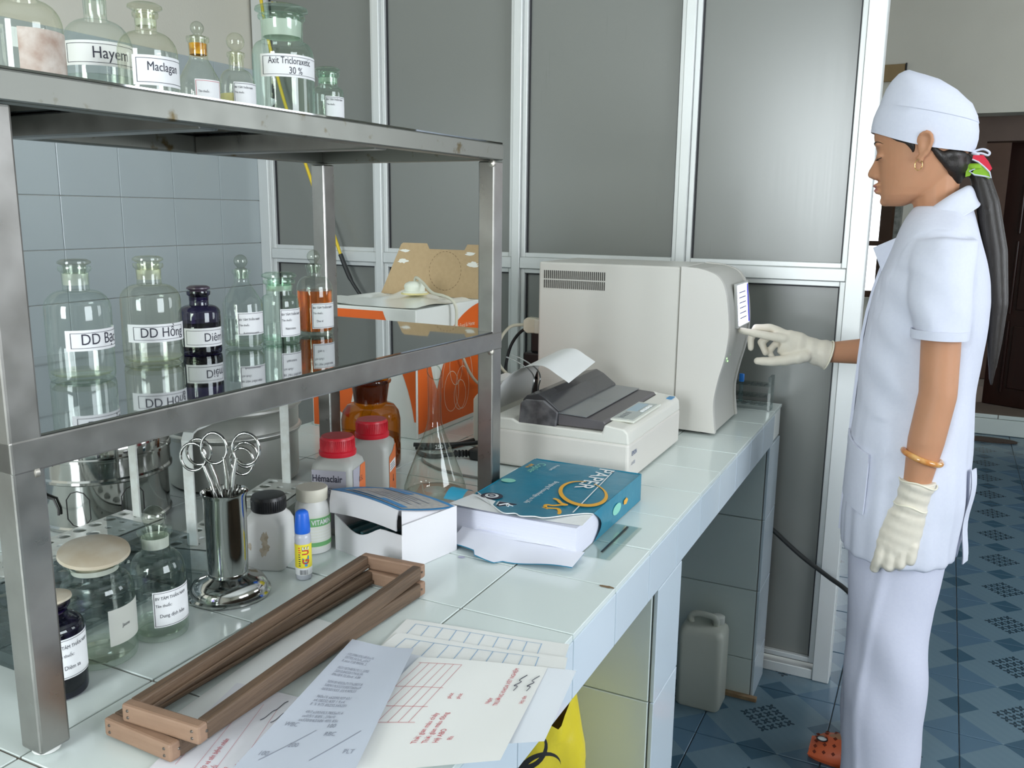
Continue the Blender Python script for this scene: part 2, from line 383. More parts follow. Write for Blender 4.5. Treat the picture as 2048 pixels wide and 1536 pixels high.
# ---------------------------------------------------------------- tiled workbench
bench = thing('tiled_workbench', 'long white tiled laboratory workbench on tiled support walls', 'workbench', (0, 0, 0))
MB().box(-1.335, -.62, .715, -.369, 2.402, .791).build('slab', concrete, bench)
MB().box(-1.336, -.62, .7905, -.3675, 2.403, .7972).build('grout_bed', grout, bench)
MB().box(-.3692, -.62, .7155, -.3640, 2.403, .796).build('grout_bed', tile_grout_w, bench)
XJ = [-.36, -.517, -.727, -.937, -1.147, -1.34]; y0 = 1.065-.1535*11
cache = {}
for a, b in zip(XJ, XJ[1:]):
    for k in range(20):
        ya, yb = y0+.1535*k, min(y0+.1535*(k+1), 2.405)
        if yb-ya < .02: continue
        key = (round(a-b, 3), round(yb-ya, 3))
        if key not in cache:
            wx, wy = (a-b)/2-.0012, (yb-ya)/2-.0012
            cache[key] = MB().box(-wx, -wy, -.008, wx, wy, 0).mesh('tile', tile_white, bevel=(.0007, 1))
        o = put('tile', cache[key], bench, loc=((a+b)/2, (ya+yb)/2, .7995+random.uniform(-.0004, .0004)))
        o.rotation_euler = (random.uniform(-.0012, .0012), random.uniform(-.0012, .0012), 0)
def face_tile(w_, h_): return MB().box(-.007, -w_/2+.001, -h_/2+.001, 0, w_/2-.001, h_/2-.001).mesh('tile', tile_front, bevel=(.0012, 2))
ft = face_tile(.1535, .080)
for k in range(19):
    ya = y0+.1535*k+.0767
    if ya < 2.39: put('tile', ft, bench, loc=(-.36, ya, .7525))
sup = mat('tiled_support', (.55, .58, .58), .3, noise=(4, (.50, .53, .54), .3))
for ya, yb in ((-.60, -.46), (1.272, 1.412), (2.252, 2.400)):
    MB().box(-1.30, ya+.008, 0, -.368, yb-.001, .715).build('support_wall', concrete, bench)
    t = face_tile(yb-ya, .2)
    for k in range(4):
        zt = .713-.2*k; zb = max(zt-.2, 0)
        put('tile', t if zt-zb > .19 else face_tile(yb-ya, zt-zb), bench, loc=(-.36, (ya+yb)/2, (zt+zb)/2))
    for i in range(4):
        for k in range(4):
            zt = .713-.2*k; zb = max(zt-.2, 0); xa = -.3685-.235*i
            key = ('s', round(zt-zb, 3))
            if key not in cache: cache[key] = MB().box(-.1165, 0, -(zt-zb)/2+.001, .1165, .007, (zt-zb)/2-.001).mesh('tile', tile_white, bevel=(.0012, 1))
            put('tile', cache[key], bench, loc=(xa-.1175, ya, (zt+zb)/2))
# a chip at a tile corner and a violet ink spot
for nm, x, y, rx, ry, cc, sd in (('chipped_corner', -.372, 1.060, .012, .004, (.20, .13, .07), 3), ('ink_spot', -.600, 1.058, .006, .0045, (.42, .42, .55), 5)):
    q = random.Random(sd); MB().add([(x+rx*math.cos(2*math.pi*k/14)*q.uniform(.7, 1.1), y+ry*math.sin(2*math.pi*k/14)*q.uniform(.7, 1.1), .8003) for k in range(14)], [tuple(range(14))]).build(nm, mat(nm, cc, .7), bench, fix=False)
# ---------------------------------------------------------------- steel two-tier rack
AX, AY, TH = -.70, .455, R(-2.25)
rack = thing('steel_shelf', 'two-tier stainless steel bench shelf with square posts', 'shelf', (AX, AY, ZC), TH)
SL, SD, ZL, ZT = .86, .385, .305, .613        # length, depth, lower and upper level above the bench
for px, py in ((0, 0), (0, SL-.03), (-SD+.03, 0), (-SD+.03, SL-.03)):
    MB().box(px-.03, py, .006, px, py+.03, ZT-.03).build('post', steel, rack, bevel=(.0025, 2))
    MB().lathe([(.010, 0), (.0125, .002), (.0125, .006)], 16, (px-.015, py+.015, 0)).build('foot', white_pl, rack, smooth=40)
def level(z, m):
    h = .026 if z > .5 else .030
    MB().box(-.022, .0, z-h, .0006, SL, z).build('front_rail', m, rack, bevel=(.002, 2))
    MB().box(-SD, 0, z-h, -SD+.022, SL, z).build('back_rail', m, rack, bevel=(.002, 2))
    MB().box(-SD+.022, -.0006, z-h, -.022, .022, z).build('end_rail', m, rack, bevel=(.002, 2)); MB().box(-SD+.022, SL-.022, z-h, -.022, SL+.0006, z).build('end_rail', m, rack, bevel=(.002, 2))
    MB().box(-SD+.001, .001, z+.0002, -.001, SL-.001, z+.0022).build('shelf_sheet', steel_sheet, rack)
level(ZT-.0022, steel_dirty); level(ZL-.0022, steel)
for y in (.26, .56): MB().box(-SD+.022, y-.014, ZT-.030, -.022, y+.014, ZT-.003).build('cross_brace', steel, rack, bevel=(.002, 1)); MB().box(-SD+.022, y-.014, ZL-.024, -.022, y+.014, ZL-.003).build('cross_brace', steel, rack, bevel=(.002, 1))
weld = mat('weld_bead', (.50, .47, .42), .4, 1)
for y, z in ((.022, ZL-.034), (SL-.03, ZL-.034), (SL-.03, ZT-.034)):
    g = MB(); g.lathe([(.001, -.004), (.006, -.002), (.006, .002), (.001, .004)], 10); g.xform(Matrix.Translation((-.004, y, z)) @ Matrix.Rotation(R(90), 4, 'X')); g.build('weld_bead', weld, rack, smooth=50)
def on_shelf(lx, ly, z):
    v = Matrix.Rotation(TH, 3, 'Z') @ Vector((lx, ly, 0)); return (AX+v.x, AY+v.y, z)
# ================================================================ glassware
def curved(mb, Rr, a0, a1, z0, z1, n=14, mi=0):
    mb.grid(lambda u, v: (Rr*math.cos(R(a0+(a1-a0)*u)), Rr*math.sin(R(a0+(a1-a0)*u)), z0+(z1-z0)*v), n, 1, mi)
def paper_label(parent, Rr, a0, a1, z0, z1, texts, border=None, m=None, tilt=0.):
    g = MB(); curved(g, Rr+.0007, a0, a1, z0, z1); o = g.build('paper_label', m or label_p, parent, smooth=60, fix=False)
    if tilt: o.rotation_euler = (R(tilt), 0, 0)
    t = MB(); q = Rr+.0010
    if border:
        b0, b1 = a0+border[0], a1-border[0]; e = border[1]; th = .0004
        for za, zb in ((z0+e, z0+e+th*1.3), (z1-e-th*1.3, z1-e)): curved(t, q, b0, b1, za, zb, mi=1 if len(border) > 2 else 0)
        for b in (b0, b1): curved(t, q, b-.5, b+.5, z0+e, z1-e, 1, mi=1 if len(border) > 2 else 0)
    for s, size, ang, z, wd in texts:
        text_on(t, s, size, lambda x, y: (q*math.cos(R(ang)+x/q), q*math.sin(R(ang)+x/q), z+y), width=wd)
    if t.f: t.build('label_print', [ink, red_ink], o, fix=False)
    return o
def stopper(parent, kind, zt, rn, m, r=None, h=None, tilt=0.):
    g = MB()
    if kind == 'flat':
        r = r or rn*1.5; h = h or .008
        g.lathe([(rn*.72, -.012), (rn*.82, 0), (rn*.85, h*.25), (r*.8, h*.3), (r, h*.5), (r*.98, h*.75), (r*.75, h), (r*.2, h*1.08)], 32)
    else:
        r = r or rn
        pr = [(rn*.60, -.012), (rn*.80, 0), (rn*.85, .002), (rn*.45, .004)]
        for k in range(1, 10):
            a = R(-70+160*k/9); pr.append((max(r*math.cos(a), .0006), .004+r*.94+r*math.sin(a)))
        g.lathe(pr, 24)
    if tilt: g.xform(Matrix.Rotation(R(tilt), 4, 'Y') @ Matrix.Rotation(R(tilt*.4), 4, 'X'))
    o = g.build('stopper', m, parent, smooth=50); o.location = (0, 0, zt); return o
def bottle(label, loc, Rr, hb, hs, rn, hn, m=None, stop=None, liq=None, lip=1.18, cone=False, cat='bottle', group=None, name='reagent_bottle', neck_m=None, lab=None):
    """hb: straight body height, hs: height at neck foot, hn: height of the rim"""
    t = thing(name, label, cat, loc, 0, group); m = m or gl_clear
    pr = [(Rr*.2, .0045), (Rr*.80, .0045), (Rr*.90, .0005), (Rr*.97, .0012), (Rr, .005), (Rr, hb)]
    for k in range(1, 8):
        a = k/7*math.pi/2
        if cone: s_ = k/7; pr.append((Rr+(rn-Rr)*(s_**1.15), hb+(hs-hb)*s_))
        else: pr.append((rn+(Rr-rn)*math.cos(a), hb+(hs-hb)*math.sin(a)))
    pr += [(rn*.97, hs+.004), (rn, hn-.007), (rn*lip, hn-.005), (rn*lip*1.02, hn-.002), (rn*lip, hn), (rn*.92, hn-.0005), (rn*.86, hn-.006), (rn*.82, hs+.006)]
    MB().lathe(pr, 40, cap0=False, cap1=False).build('glass_body', m, t, smooth=50)
    MB().lathe([(Rr*.05, .0062), (Rr*.86, .0062), (Rr*.95, .0095)], 40, cap1=False).build('thick_base', gl_yel if m in (gl_clear, gl_yel) else m, t, smooth=50)
    if neck_m: MB().lathe([(rn*.90, hs+.006), (rn*.93, hn-.008)], 32, cap0=False, cap1=False).build('ground_neck', neck_m, t, smooth=50)
    if liq:
        lm, lh = liq
        MB().lathe([(Rr*.05, .0066), (Rr*.88, .0066), (Rr*.955, .010), (Rr*.955, lh), (Rr*.04, lh-.0003)], 40).build('liquid', lm, t, smooth=40)
    if stop: stopper(t, stop[0], hn-.001, rn, stop[1], *stop[2:])
    if lab: paper_label(t, Rr, *lab)
    return t
orange_liq = mat('orange_liquid', (.75, .16, .012), .03, trans=.75, ior=1.33); purple_liq = mat('dark_purple_liquid', (.012, .008, .022), .05, trans=.1, ior=1.33)
clear_liq = glass('clear_liquid', (.93, .95, .93), (.80, .83, .80)); yel_liq = mat('yellow_sediment', (.72, .66, .34), .5)
ground = mat('ground_glass', (.74, .77, .70), .35, trans=.72); ground_w = mat('ground_glass_white', (.66, .68, .62), .5, trans=.35)
ball_m = glass('stopper_glass', (.88, .90, .86), (.62, .65, .60), .06)
ghead = 'BV TÂM THẦN NAM'
# --- lower shelf
ZL2 = 1.1052
gs = 'reagent bottles on the lower shelf'
bottle('clear reagent bottle labelled DD Bạc, nearest the post on the lower shelf', (-.889, .675, ZL2), .0355, .082, .103, .0145, .130, stop=('flat', gl_dirty, .0178, .009), neck_m=ground, group=gs,
       lab=(-62, 72, .037, .0605, [('DD Bạc', .0178, -37, .0440, .84)], (9, .003)))
bottle('clear reagent bottle labelled DD Hồng on the lower shelf', (-.900, .788, ZL2), .0362, .082, .102, .0150, .128, m=gl_yel, stop=('flat', gl_yel, .0185, .010), neck_m=ground, group=gs, lab=(-91, 40, .032, .0545, [('DD Hồng', .0172, -64, .0385, .84)], (14, .003)))
bottle('small dark purple stained bottle labelled Diêm on the lower shelf', (-.912, .880, ZL2), .0275, .056, .067, .0130, .086, m=gl_purple, stop=('flat', mat('purple_stopper', (.08, .06, .09), .3), .0155, .008), liq=(purple_liq, .044), neck_m=mat('violet_neck', (.07, .04, .16), .3), group=gs,
       lab=(-92, 30, .012, .0375, [('Diêm', .0165, -36, .0195, .84)], (8, .003)))
small = lambda a, z, nm, s=1.: [(ghead, .0046*s, a+4, z+.030*s, .78), ('Tên thuốc:', .0042*s, a+4, z+.022*s, .8), (nm, .0048*s, a+14, z+.010*s, .8)]
bottle('tall clear bottle with conical shoulder and round glass stopper, small white label, half full', (-.894, .944, ZL2), .0275, .064, .094, .0105, .112, stop=('ball', ball_m, .0095), liq=(clear_liq, .045), cone=True, group=gs,
       lab=(-62, 28, .022, .054, small(-62, .014, 'Axittricloraxetic', .95), (3, .0015)))
bottle('greenish wide-mouth bottle with flat glass lid on the lower shelf', (-.885, 1.012, ZL2), .0278, .060, .072, .0195, .094, m=gl_green, stop=('flat', gl_green, .0255, .012), neck_m=ground, group=gs,
       lab=(-49, 48, .012, .053, small(-49, .012, 'Natricitrat', 1.05), (3, .0015)))
bottle('bottle of orange-red liquid with round glass stopper on the lower shelf', (-.901, 1.113, ZL2), .0283, .071, .093, .0112, .111, stop=('ball', ball_m, .0105), liq=(orange_liq, .0705), group=gs,
       lab=(-61, 40, .012, .052, small(-61, .012, 'Dau vi', 1.05), (3, .0015)))
# --- upper shelf
ZT2 = 1.4132; gt = 'reagent bottles on the upper shelf'
stain = mat('brown_stained_label', (.62, .56, .50), .8, noise=(45, (.36, .24, .18), .18))
bottle('large clear bottle with brown stained label at the picture edge of the upper shelf', (-.893, .644, ZT2), .0360, .074, .100, .014, .136, m=gl_yel, stop=('flat', gl_clear, .02, .01), group=gt, lab=(-48, 50, .022, .068, [], None, stain))
bottle('large clear bottle with wide white label, second from the left on the upper shelf', (-.899, .737, ZT2), .0375, .068, .098, .0125, .134, stop=('flat', gl_clear, .02, .01), group=gt, lab=(-106, 45, .044, .0705, [('Hayem', .0180, -49, .0520, .84)], (12, .003)), liq=(clear_liq, .036))
bottle('clear bottle with yellowish flat stopper, third from the left on the upper shelf', (-.822, .739, ZT2), .0318, .057, .080, .0115, .101, m=gl_yel, stop=('flat', gl_yel, .0185, .010), neck_m=ground, group=gt, lab=(-72, 50, .020, .0515, [('Maclagan', .0135, -45, .0355, .78)], (8, .003)))
ta = bottle('small clear bottle with orange-brown stained neck on the upper shelf', (-.884, .876, ZT2), .0258, .048, .0755, .0118, .103, m=gl_yel, stop=('ball', ball_m, .0085), neck_m=mat('brown_stain', (.25, .06, .005), .15, noise=(70, (.70, .36, .02), .12)), cone=True, group=gt,
            lab=(-58, 20, .020, .049, [('Tên thuốc:', .0040, -50, .033, .8)], (3, .0015, 1)))
bottle('small bottle with yellow sediment and ball stopper on the upper shelf', (-.881, .940, ZT2), .0235, .049, .0725, .0098, .094, m=gl_yel, stop=('ball', gl_yel, .0118), liq=(yel_liq, .040), group=gt, lab=(-58, 40, .018, .054, small(-58, .022, '', .8), (3, .0015)))
bottle('large wide-mouth bottle labelled Axit Tricloraxetic 30 % on the upper shelf', (-.878, 1.031, ZT2), .0430, .103, .1225, .0295, .158, m=gl_green, stop=('flat', gl_green, .0370, .014), neck_m=ground_w, lip=1.1, group=gt,
       lab=(-94, 38, .070, .1005, [('Axit Tricloraxetic', .0132, -77, .0875, .68), ('30 %', .0132, -40, .0745, .80)], (6, .003)))
bottle('small greenish wide-mouth bottle at the far end of the upper shelf', (-.874, 1.127, ZT2), .0232, .064, .0735, .0150, .094, m=gl_green, stop=('flat', gl_green, .0190, .009), neck_m=ground, group=gt, lab=(-62, 40, .026, .058, small(-62, .026, '', .85), (3, .0015)))
# --- bench bottles
gb = 'reagent bottles on the bench'
rust = mat('rusty_white_lid', (.60, .56, .46), .4, noise=(30, (.48, .40, .28), .2), trans=.15)
wb = bottle('wide-mouth clear jar with large tilted yellowed lid, on the bench by the near post', (-.819, .616, ZC), .0385, .080, .098, .0270, .118, stop=('flat', rust, .0375, .014, 9), neck_m=ground_w, group=gb, name='wide_mouth_jar')
paper_label(wb, .0385, -24, 50, .026, .068, [('Jaune', .006, -2, .045, .8)], None, mat('faded_label', (.58, .59, .54), .8, trans=.2))
g = MB(); rr = random.Random(3)
for k in range(60):
    a = rr.uniform(0, 6.28); q = .0275; s_ = rr.uniform(.0006, .0018); g.box(q*1.02*math.cos(a)-s_, q*1.02*math.sin(a)-s_, .1155+rr.uniform(0, .003), q*1.02*math.cos(a)+s_, q*1.02*math.sin(a)+s_, .1170+rr.uniform(0, .003))
o = g.build('rust_crust', mat('rust', (.22, .10, .04), .8), wb); o['kind'] = 'stuff'
bottle('clear bottle with ball stopper labelled Dung dịch, on the bench beside the steel holder', (-.805, .688, ZC), .0315, .074, .103, .0165, .130, stop=('ball', ball_m, .0135), liq=(clear_liq, .016), neck_m=ground_w, group=gb,
       lab=(-54, 40, .020, .064, [(ghead, .0054, -49, .054, .8), ('Tên thuốc:', .005, -49, .045, .85), ('Dung dịch bảo', .0062, -42, .032, .85)], (3, .0015)))
bottle('dark purple stained bottle half hidden behind the near post on the bench', (-.797, .545, ZC), .0290, .072, .084, .0150, .100, m=gl_purple, stop=('flat', rust, .0200, .009), liq=(purple_liq, .040), neck_m=mat('violet_neck', (.07, .04, .16), .3), group=gb,
       lab=(-40, 62, .024, .068, [(ghead, .0054, -36, .057, .8), ('Tên thuốc:', .005, -36, .048, .85), ('Diêm sa', .0064, -22, .034, .85)], (3, .0015)))
# amber jar with a glass tube standing in it
aj = thing('amber_jar', 'wide-mouth amber glass jar in front of the orange box', 'jar', (-.996, 1.392, ZC))
MB().lathe([(.02, .004), (.050, .004), (.054, 0), (.057, .004), (.0585, .012), (.0585, .095), (.055, .112), (.046, .124), (.033, .128), (.0325, .134), (.0375, .168), (.0405, .170), (.0415, .174), (.040, .177), (.036, .176), (.0345, .170), (.030, .134)], 48, cap0=False, cap1=False).build('glass_body', gl_amber, aj, smooth=50)
MB().lathe([(.002, .006), (.053, .006), (.0565, .012), (.0565, .060), (.002, .0595)], 40).build('liquid', mat('amber_liquid', (.50, .30, .03), .1, trans=.7, ior=1.33), aj, smooth=40)
MB().lathe([(.031, .131), (.0355, .168)], 40, cap0=False, cap1=False).build('ground_neck', mat('amber_ground', (.16, .05, .008), .4, trans=.4), aj, smooth=50)
gt_ = thing('glass_tube', 'thin glass tube standing in the amber jar', 'glass tube', (-.988, 1.395, ZC+.0615))
g = MB(); g.tube([(-.03, -.01, 0), (.012, -.004, .122)], .0085, 16); g.build('tube_wall', gl_clear, gt_, smooth=50, fix=True)
MB().tube([(.0128+.0092*math.cos(a*math.pi/8), -.0038+.0092*math.sin(a*math.pi/8), .1225-.0038*math.cos(a*math.pi/8)) for a in range(16)], .0012, 6, closed=True).build('rim', gl_clear, gt_, smooth=60)
# conical flask
fk = thing('conical_flask', 'tall clear conical flask with slanted mouth beside the far post', 'flask', (-.795, 1.305, ZC))
pr = [(.02, .004), (.045, .003), (.0535, .001), (.0565, .006), (.0560, .011), (.050, .030), (.0330, .075), (.0215, .103), (.0155, .120), (.0125, .136), (.0118, .160), (.0122, .200), (.0126, .222)]
g = MB(); n = 40; rings = []
for i, (r_, z) in enumerate(pr):
    rings.append([(r_*math.cos(2*math.pi*k/n), r_*math.sin(2*math.pi*k/n), z+(0 if i < len(pr)-1 else .012*math.cos(2*math.pi*k/n-2.4))) for k in range(n)])
g.loft(rings, cap0=False, cap1=False); g.build('glass_body', glass('flask_glass', (.95, .97, .94), (.50, .52, .46)), fk, smooth=50)
MB().tube([(.0128*math.cos(2*math.pi*k/24), .0128*math.sin(2*math.pi*k/24), .222+.012*math.cos(2*math.pi*k/24-2.4)) for k in range(24)], .0011, 6, closed=True).build('rim', glass('rim_glass', (.8, .84, .8), (.4, .44, .4)), fk, smooth=60)
g = MB(); text_on(g, '250', .010, lambda x, y: ((.028-.55*y)*math.cos(R(-58)+x/.026), (.028-.55*y)*math.sin(R(-58)+x/.026), .088+y*.9)); g.build('volume_mark', mat('mark_white', (.62, .64, .62), .6), fk, fix=False)
# ================================================================ metalware
dr = thing('sterilizing_drum', 'chrome sterilizing drum with clasped lid behind the near post', 'drum', (-1.219, .949, ZC))
rd = .101
MB().lathe([(rd*.97, 0), (rd*1.01, .002), (rd*1.01, .006), (rd*.985, .009), (rd*.985, .088), (rd*.99, .090)], 72).build('drum_body', chrome, dr, smooth=40)
MB().lathe([(rd*1.03, .078), (rd*1.055, .080), (rd*1.055, .084), (rd*1.03, .087), (rd*1.03, .113), (rd*1.05, .114), (rd*1.05, .118), (rd*1.03, .120), (rd*1.03, .139), (rd*1.015, .1425), (rd*.97, .141), (.002, .143)], 72, cap0=False).build('lid', chrome, dr, smooth=40)
dk = mat('dark_slot', (.05, .05, .05), .5, .6)
for a0 in (-62, -15):
    g = MB(); P = []
    for x, z in [(-.018, .024), (-.018, .055), (-.010, .066), (0, .069), (.010, .066), (.018, .055), (.018, .024), (.010, .014), (0, .011), (-.010, .014)]: P.append((rd*.988*math.cos(R(a0)+x/rd), rd*.988*math.sin(R(a0)+x/rd), z))
    g.tube(P, .0008, 5, closed=True); g.build('vent_outline', dk, dr)
def radial(a, r_, z): return (r_*math.cos(R(a)), r_*math.sin(R(a)), z)
g = MB(); g.tube([radial(-118, rd*1.0, .060), radial(-118, rd*1.12, .058), radial(-108, rd*1.13, .052), radial(-104, rd*1.0, .050)], .0022, 8); g.build('handle', chrome, dr, smooth=50)
g = MB(); g.tube([radial(-112+k*4, rd*1.012, .060-.0007*k) for k in range(8)]+[radial(-80, rd*1.012, .040), radial(-80, rd*1.012, .030)], .0020, 6); g.build('latch_wire', dk, dr, smooth=50)
g = MB(); g.grid(lambda u, v: radial(-112+30*u, rd*(1.055+.02*math.sin(math.pi*v)), .108+.014*v), 8, 5); g.grid(lambda u, v: radial(-112+30*u, rd*1.03, .108+.014*v), 8, 1); g.build('hinge_clasp', chrome, dr, smooth=40, fix=False)
pt = thing('aluminium_pot', 'dull grey aluminium pot with a deep lid, beneath the steel shelf', 'pot', (-1.180, 1.205, ZC))
MB().lathe([(.108, 0), (.117, .004), (.1195, .012), (.1200, .098), (.1205, .104)], 72).build('pot_body', alu, pt, smooth=40)
MB().lathe([(.1212, .092), (.124, .094), (.126, .0985), (.124, .103), (.1215, .105), (.1215, .135), (.1255, .142), (.1285, .144), (.1285, .148), (.125, .149), (.118, .147), (.112, .140), (.002, .139)], 72, cap0=False).build('lid', alu, pt, smooth=40)
MB().tube([(.1255*math.cos(2*math.pi*k/72), .1255*math.sin(2*math.pi*k/72), .100) for k in range(72)], .0016, 6, closed=True).build('rolled_seam', alu, pt, smooth=60)
# steel holder on a domed foot
hd = thing('instrument_holder', 'polished steel cylinder on a domed foot holding scissors', 'instrument holder', (-.812, .808, ZC))
MB().lathe([(.050, 0), (.0535, .001), (.0535, .004), (.0505, .006), (.0495, .012), (.045, .019), (.036, .0245), (.029, .027), (.0265, .029), (.0262, .032)], 56).build('domed_foot', chrome, hd, smooth=40)
MB().lathe([(.0255, .031), (.0255, .036), (.0262, .060), (.0272, .135), (.0295, .1395), (.0300, .1415), (.0285, .142), (.0262, .136), (.0245, .040), (.001, .038)], 56, cap0=False).build('cylinder', chrome, hd, smooth=40)
CR = Vector((math.cos(R(26.16)), math.sin(R(26.16)), 0))            # across the holder, as the tools stand
CT = Vector((-CR.y, CR.x, 0))
def tool(label, cat, name, base, rings, lean, thick=.0024, m=chrome, blade=True):
    """rings: (across, height, rx, rz) of the finger loops; shafts cross at the pivot inside the holder"""
    t = thing(name, label, cat, base)
    for i, (u, h, rx, rz, foot) in enumerate(rings):
        d = CT*(lean*h+.0028*i)
        P = [tuple(CR*(u+rx*math.cos(a))+d+Vector((0, 0, h+rz*math.sin(a)))) for a in [2*math.pi*k/22 for k in range(22)]]
        lo = MB(); lo.tube(P, thick*.8, 8, closed=True); lo.build('finger_loop', m, t, smooth=60)
        s_ = 1 if u < 0 else -1
        sh = MB(); a = CR*(u+s_*rx*.72)+d+Vector((0, 0, h-rz*.55)); b = CR*(u*.16+s_*.002)+CT*(lean*h*.6+.0028*i)+Vector((0, 0, h*.46)); c_ = CR*foot+Vector((0, 0, .002))
        sh.tube([tuple(a), tuple(a.lerp(b, .35)+CR*s_*.002), tuple(b), tuple(c_)], [thick*.9, thick*1.25, thick*1.5, thick*.7], 8); sh.build('shaft', m, t, smooth=60)
    g = MB(); g.lathe([(.0036, -.003), (.0036, .003)], 12); g.xform(Matrix.Translation(CT*(lean*rings[0][1]*.6)+Vector((0, 0, rings[0][1]*.46))) @ Matrix.Rotation(R(90), 4, 'X')); g.build('pivot_screw', m, t, smooth=40)
    return t
hb_ = Vector((-.812, .808, ZC+.0392))
tool('straight steel scissors, tallest finger loops in the holder', 'scissors', 'surgical_scissors', tuple(hb_+CR*.006-CT*.008), [(-.0145, .161, .0165, .0205, -.006), (.0255, .160, .0175, .0210, .006)], .02)
tool('steel needle holder with wide loops and a ratchet, behind the scissors', 'forceps', 'needle_holder', tuple(hb_+CR*-.004+CT*.002), [(-.036, .146, .0165, .0185, -.008), (.026, .140, .0150, .0180, .006)], .03)
tool('second steel needle holder just behind the first, slightly turned', 'forceps', 'needle_holder', tuple(hb_+CR*-.002+CT*.012), [(-.034, .150, .0160, .0175, -.006), (.026, .146, .0150, .0170, .004)], .03)
# ================================================================ racks, small containers
def perforated(mb, nx, ny, cell, rh, x0, y0, z0, z1, skip=None):
    for i in range(nx):
        for j in range(ny):
            cx, cy = x0+cell*(i+.5), y0+cell*(j+.5); h = cell/2; r_ = rh(i, j) if callable(rh) else rh
            n = 16; sq = []; ci = []
            for k in range(n):
                a = 2*math.pi*k/n+math.pi/4; c_, s_ = math.cos(a), math.sin(a); q = h/max(abs(c_), abs(s_)); sq.append((cx+q*c_, cy+q*s_)); ci.append((cx+r_*c_, cy+r_*s_))
            v = [(x, y, z1) for x, y in sq]+[(x, y, z1) for x, y in ci]+[(x, y, z0) for x, y in ci]+[(x, y, z0) for x, y in sq]
            f = []
            for k in range(n):
                l = (k+1) % n; f += [(k, l, n+l, n+k), (n+k, n+l, 2*n+l, 2*n+k), (2*n+k, 2*n+l, 3*n+l, 3*n+k)]
            mb.add(v, f)
    return mb
white_metal = mat('white_enamel', (.68, .72, .69), .4, noise=(60, (.60, .62, .58), .12))
ra = thing('test_tube_rack', 'white perforated test tube rack with tall strap handle, beside the steel holder', 'tube rack', (-.912, .842, ZC), R(14.9), 'white tube racks under the shelf')
rb_ = lambda i, j: .0095 if (i != 1 or j % 4 == 0) and i != 2 else .0055
g = MB(); perforated(g, 3, 12, .027, rb_, -.0405, -.012, .034, .0365); g.box(-.0405, -.012, .022, -.039, .312, .034); g.box(.039, -.012, .022, .0405, .312, .034); g.build('top_plate', white_metal, ra)
g = MB(); perforated(g, 3, 12, .027, .004, -.0405, -.012, .004, .006); g.build('bottom_plate', white_metal, ra)
for y in (-.010, .308): MB().box(-.0405, y, 0, .0405, y+.0025, .034).build('end_plate', white_metal, ra)
P = [(.0, .002, .036), (0, .002, .14), (0, .002, .188), (0, .008, .197), (0, .018, .200), (0, .282, .200), (0, .292, .197), (0, .298, .188), (0, .298, .14), (0, .298, .036)]
rings = []
for i, p in enumerate(P):
    t = Vector(P[min(i+1, 9)])-Vector(P[max(i-1, 0)]); t.normalize(); nrm = Vector((0, -t.z, t.y))*.0015
    rings.append([tuple(Vector(p)+Vector((sx*.0075, 0, 0))+nrm*sy) for sx, sy in ((-1, -1), (1, -1), (1, 1), (-1, 1))])
MB().loft(rings).build('strap_handle', white_metal, ra)
rb2 = copy_tree(ra); rb2.location = (-1.066, .592, ZC); rb2.rotation_euler = (0, 0, R(2)); rb2['label'] = 'white perforated test tube rack in front of the chrome drum'
ar = thing('acrylic_tube_rack', 'clear acrylic test tube rack behind the wide-mouth jar', 'tube rack', (-.866, .548, ZC))
for y in (0, .240): MB().box(-.150, y, 0, 0, y+.008, .078).build('end_panel', acrylic, ar, bevel=(.0006, 1))
grey_ac = glass('grey_acrylic', (.62, .66, .67), (.40, .43, .45), .06)
for z in (.008, .044): g = MB(); perforated(g, 5, 8, .028, .0095, -.146, .012, z, z+.004); g.build('perforated_plate', grey_ac, ar)
# white square bottle with black cap
def sq_loft(mb, spec, n=6, mi=None):
    """spec: (width, depth, corner radius, z)"""
    mb.loft([[(x, y, z) for x, y in rrect(w_, d_, r_, n)] for w_, d_, r_, z in spec], mi); return mb
bw = thing('white_bottle', 'stained square white plastic bottle with black screw cap', 'bottle', (-.832, .911, ZC), R(20))
sq_loft(MB(), [(.054, .054, .008, 0), (.0575, .0575, .009, .003), (.0575, .0575, .010, .064), (.054, .054, .018, .074), (.046, .046, .021, .080), (.042, .042, .0205, .082), (.041, .041, .0204, .090)]).build('bottle_body', white_pl, bw, smooth=45)
g = MB(); g.lathe([(.0235, .082), (.0242, .084), (.0242, .100), (.0225, .1035), (.018, .104), (.002, .1035)], 40); g.build('screw_cap', black_pl, bw, smooth=40)
g = MB()
for k in range(48): a = 2*math.pi*k/48; g.box(.0240*math.cos(a)-.0006, .0240*math.sin(a)-.0006, .084, .0240*math.cos(a)+.0006, .0240*math.sin(a)+.0006, .099)
o = g.build('cap_ribs', black_pl, bw); o['kind'] = 'stuff'
g = MB(); rr = random.Random(5)
def blob(mb, cx, cz, sx, sz, yy, seed):
    q = random.Random(seed); n = 18; P = [(cx+sx*math.cos(2*math.pi*k/n)*q.uniform(.55, 1.2), yy, cz+sz*math.sin(2*math.pi*k/n)*q.uniform(.6, 1.15)) for k in range(n)]; mb.add(P, [tuple(range(n))])
blob(g, .004, .047, .006, .014, -.0291, 1); blob(g, .001, .028, .005, .008, -.0291, 2); blob(g, .006, .035, .006, .007, -.02915, 7); blob(g, -.018, .036, .003, .006, -.0291, 3); g.build('brown_stain', mat('glue_stain', (.40, .33, .24), .7, noise=(120, (.56, .50, .40), .15)), bw, fix=False)
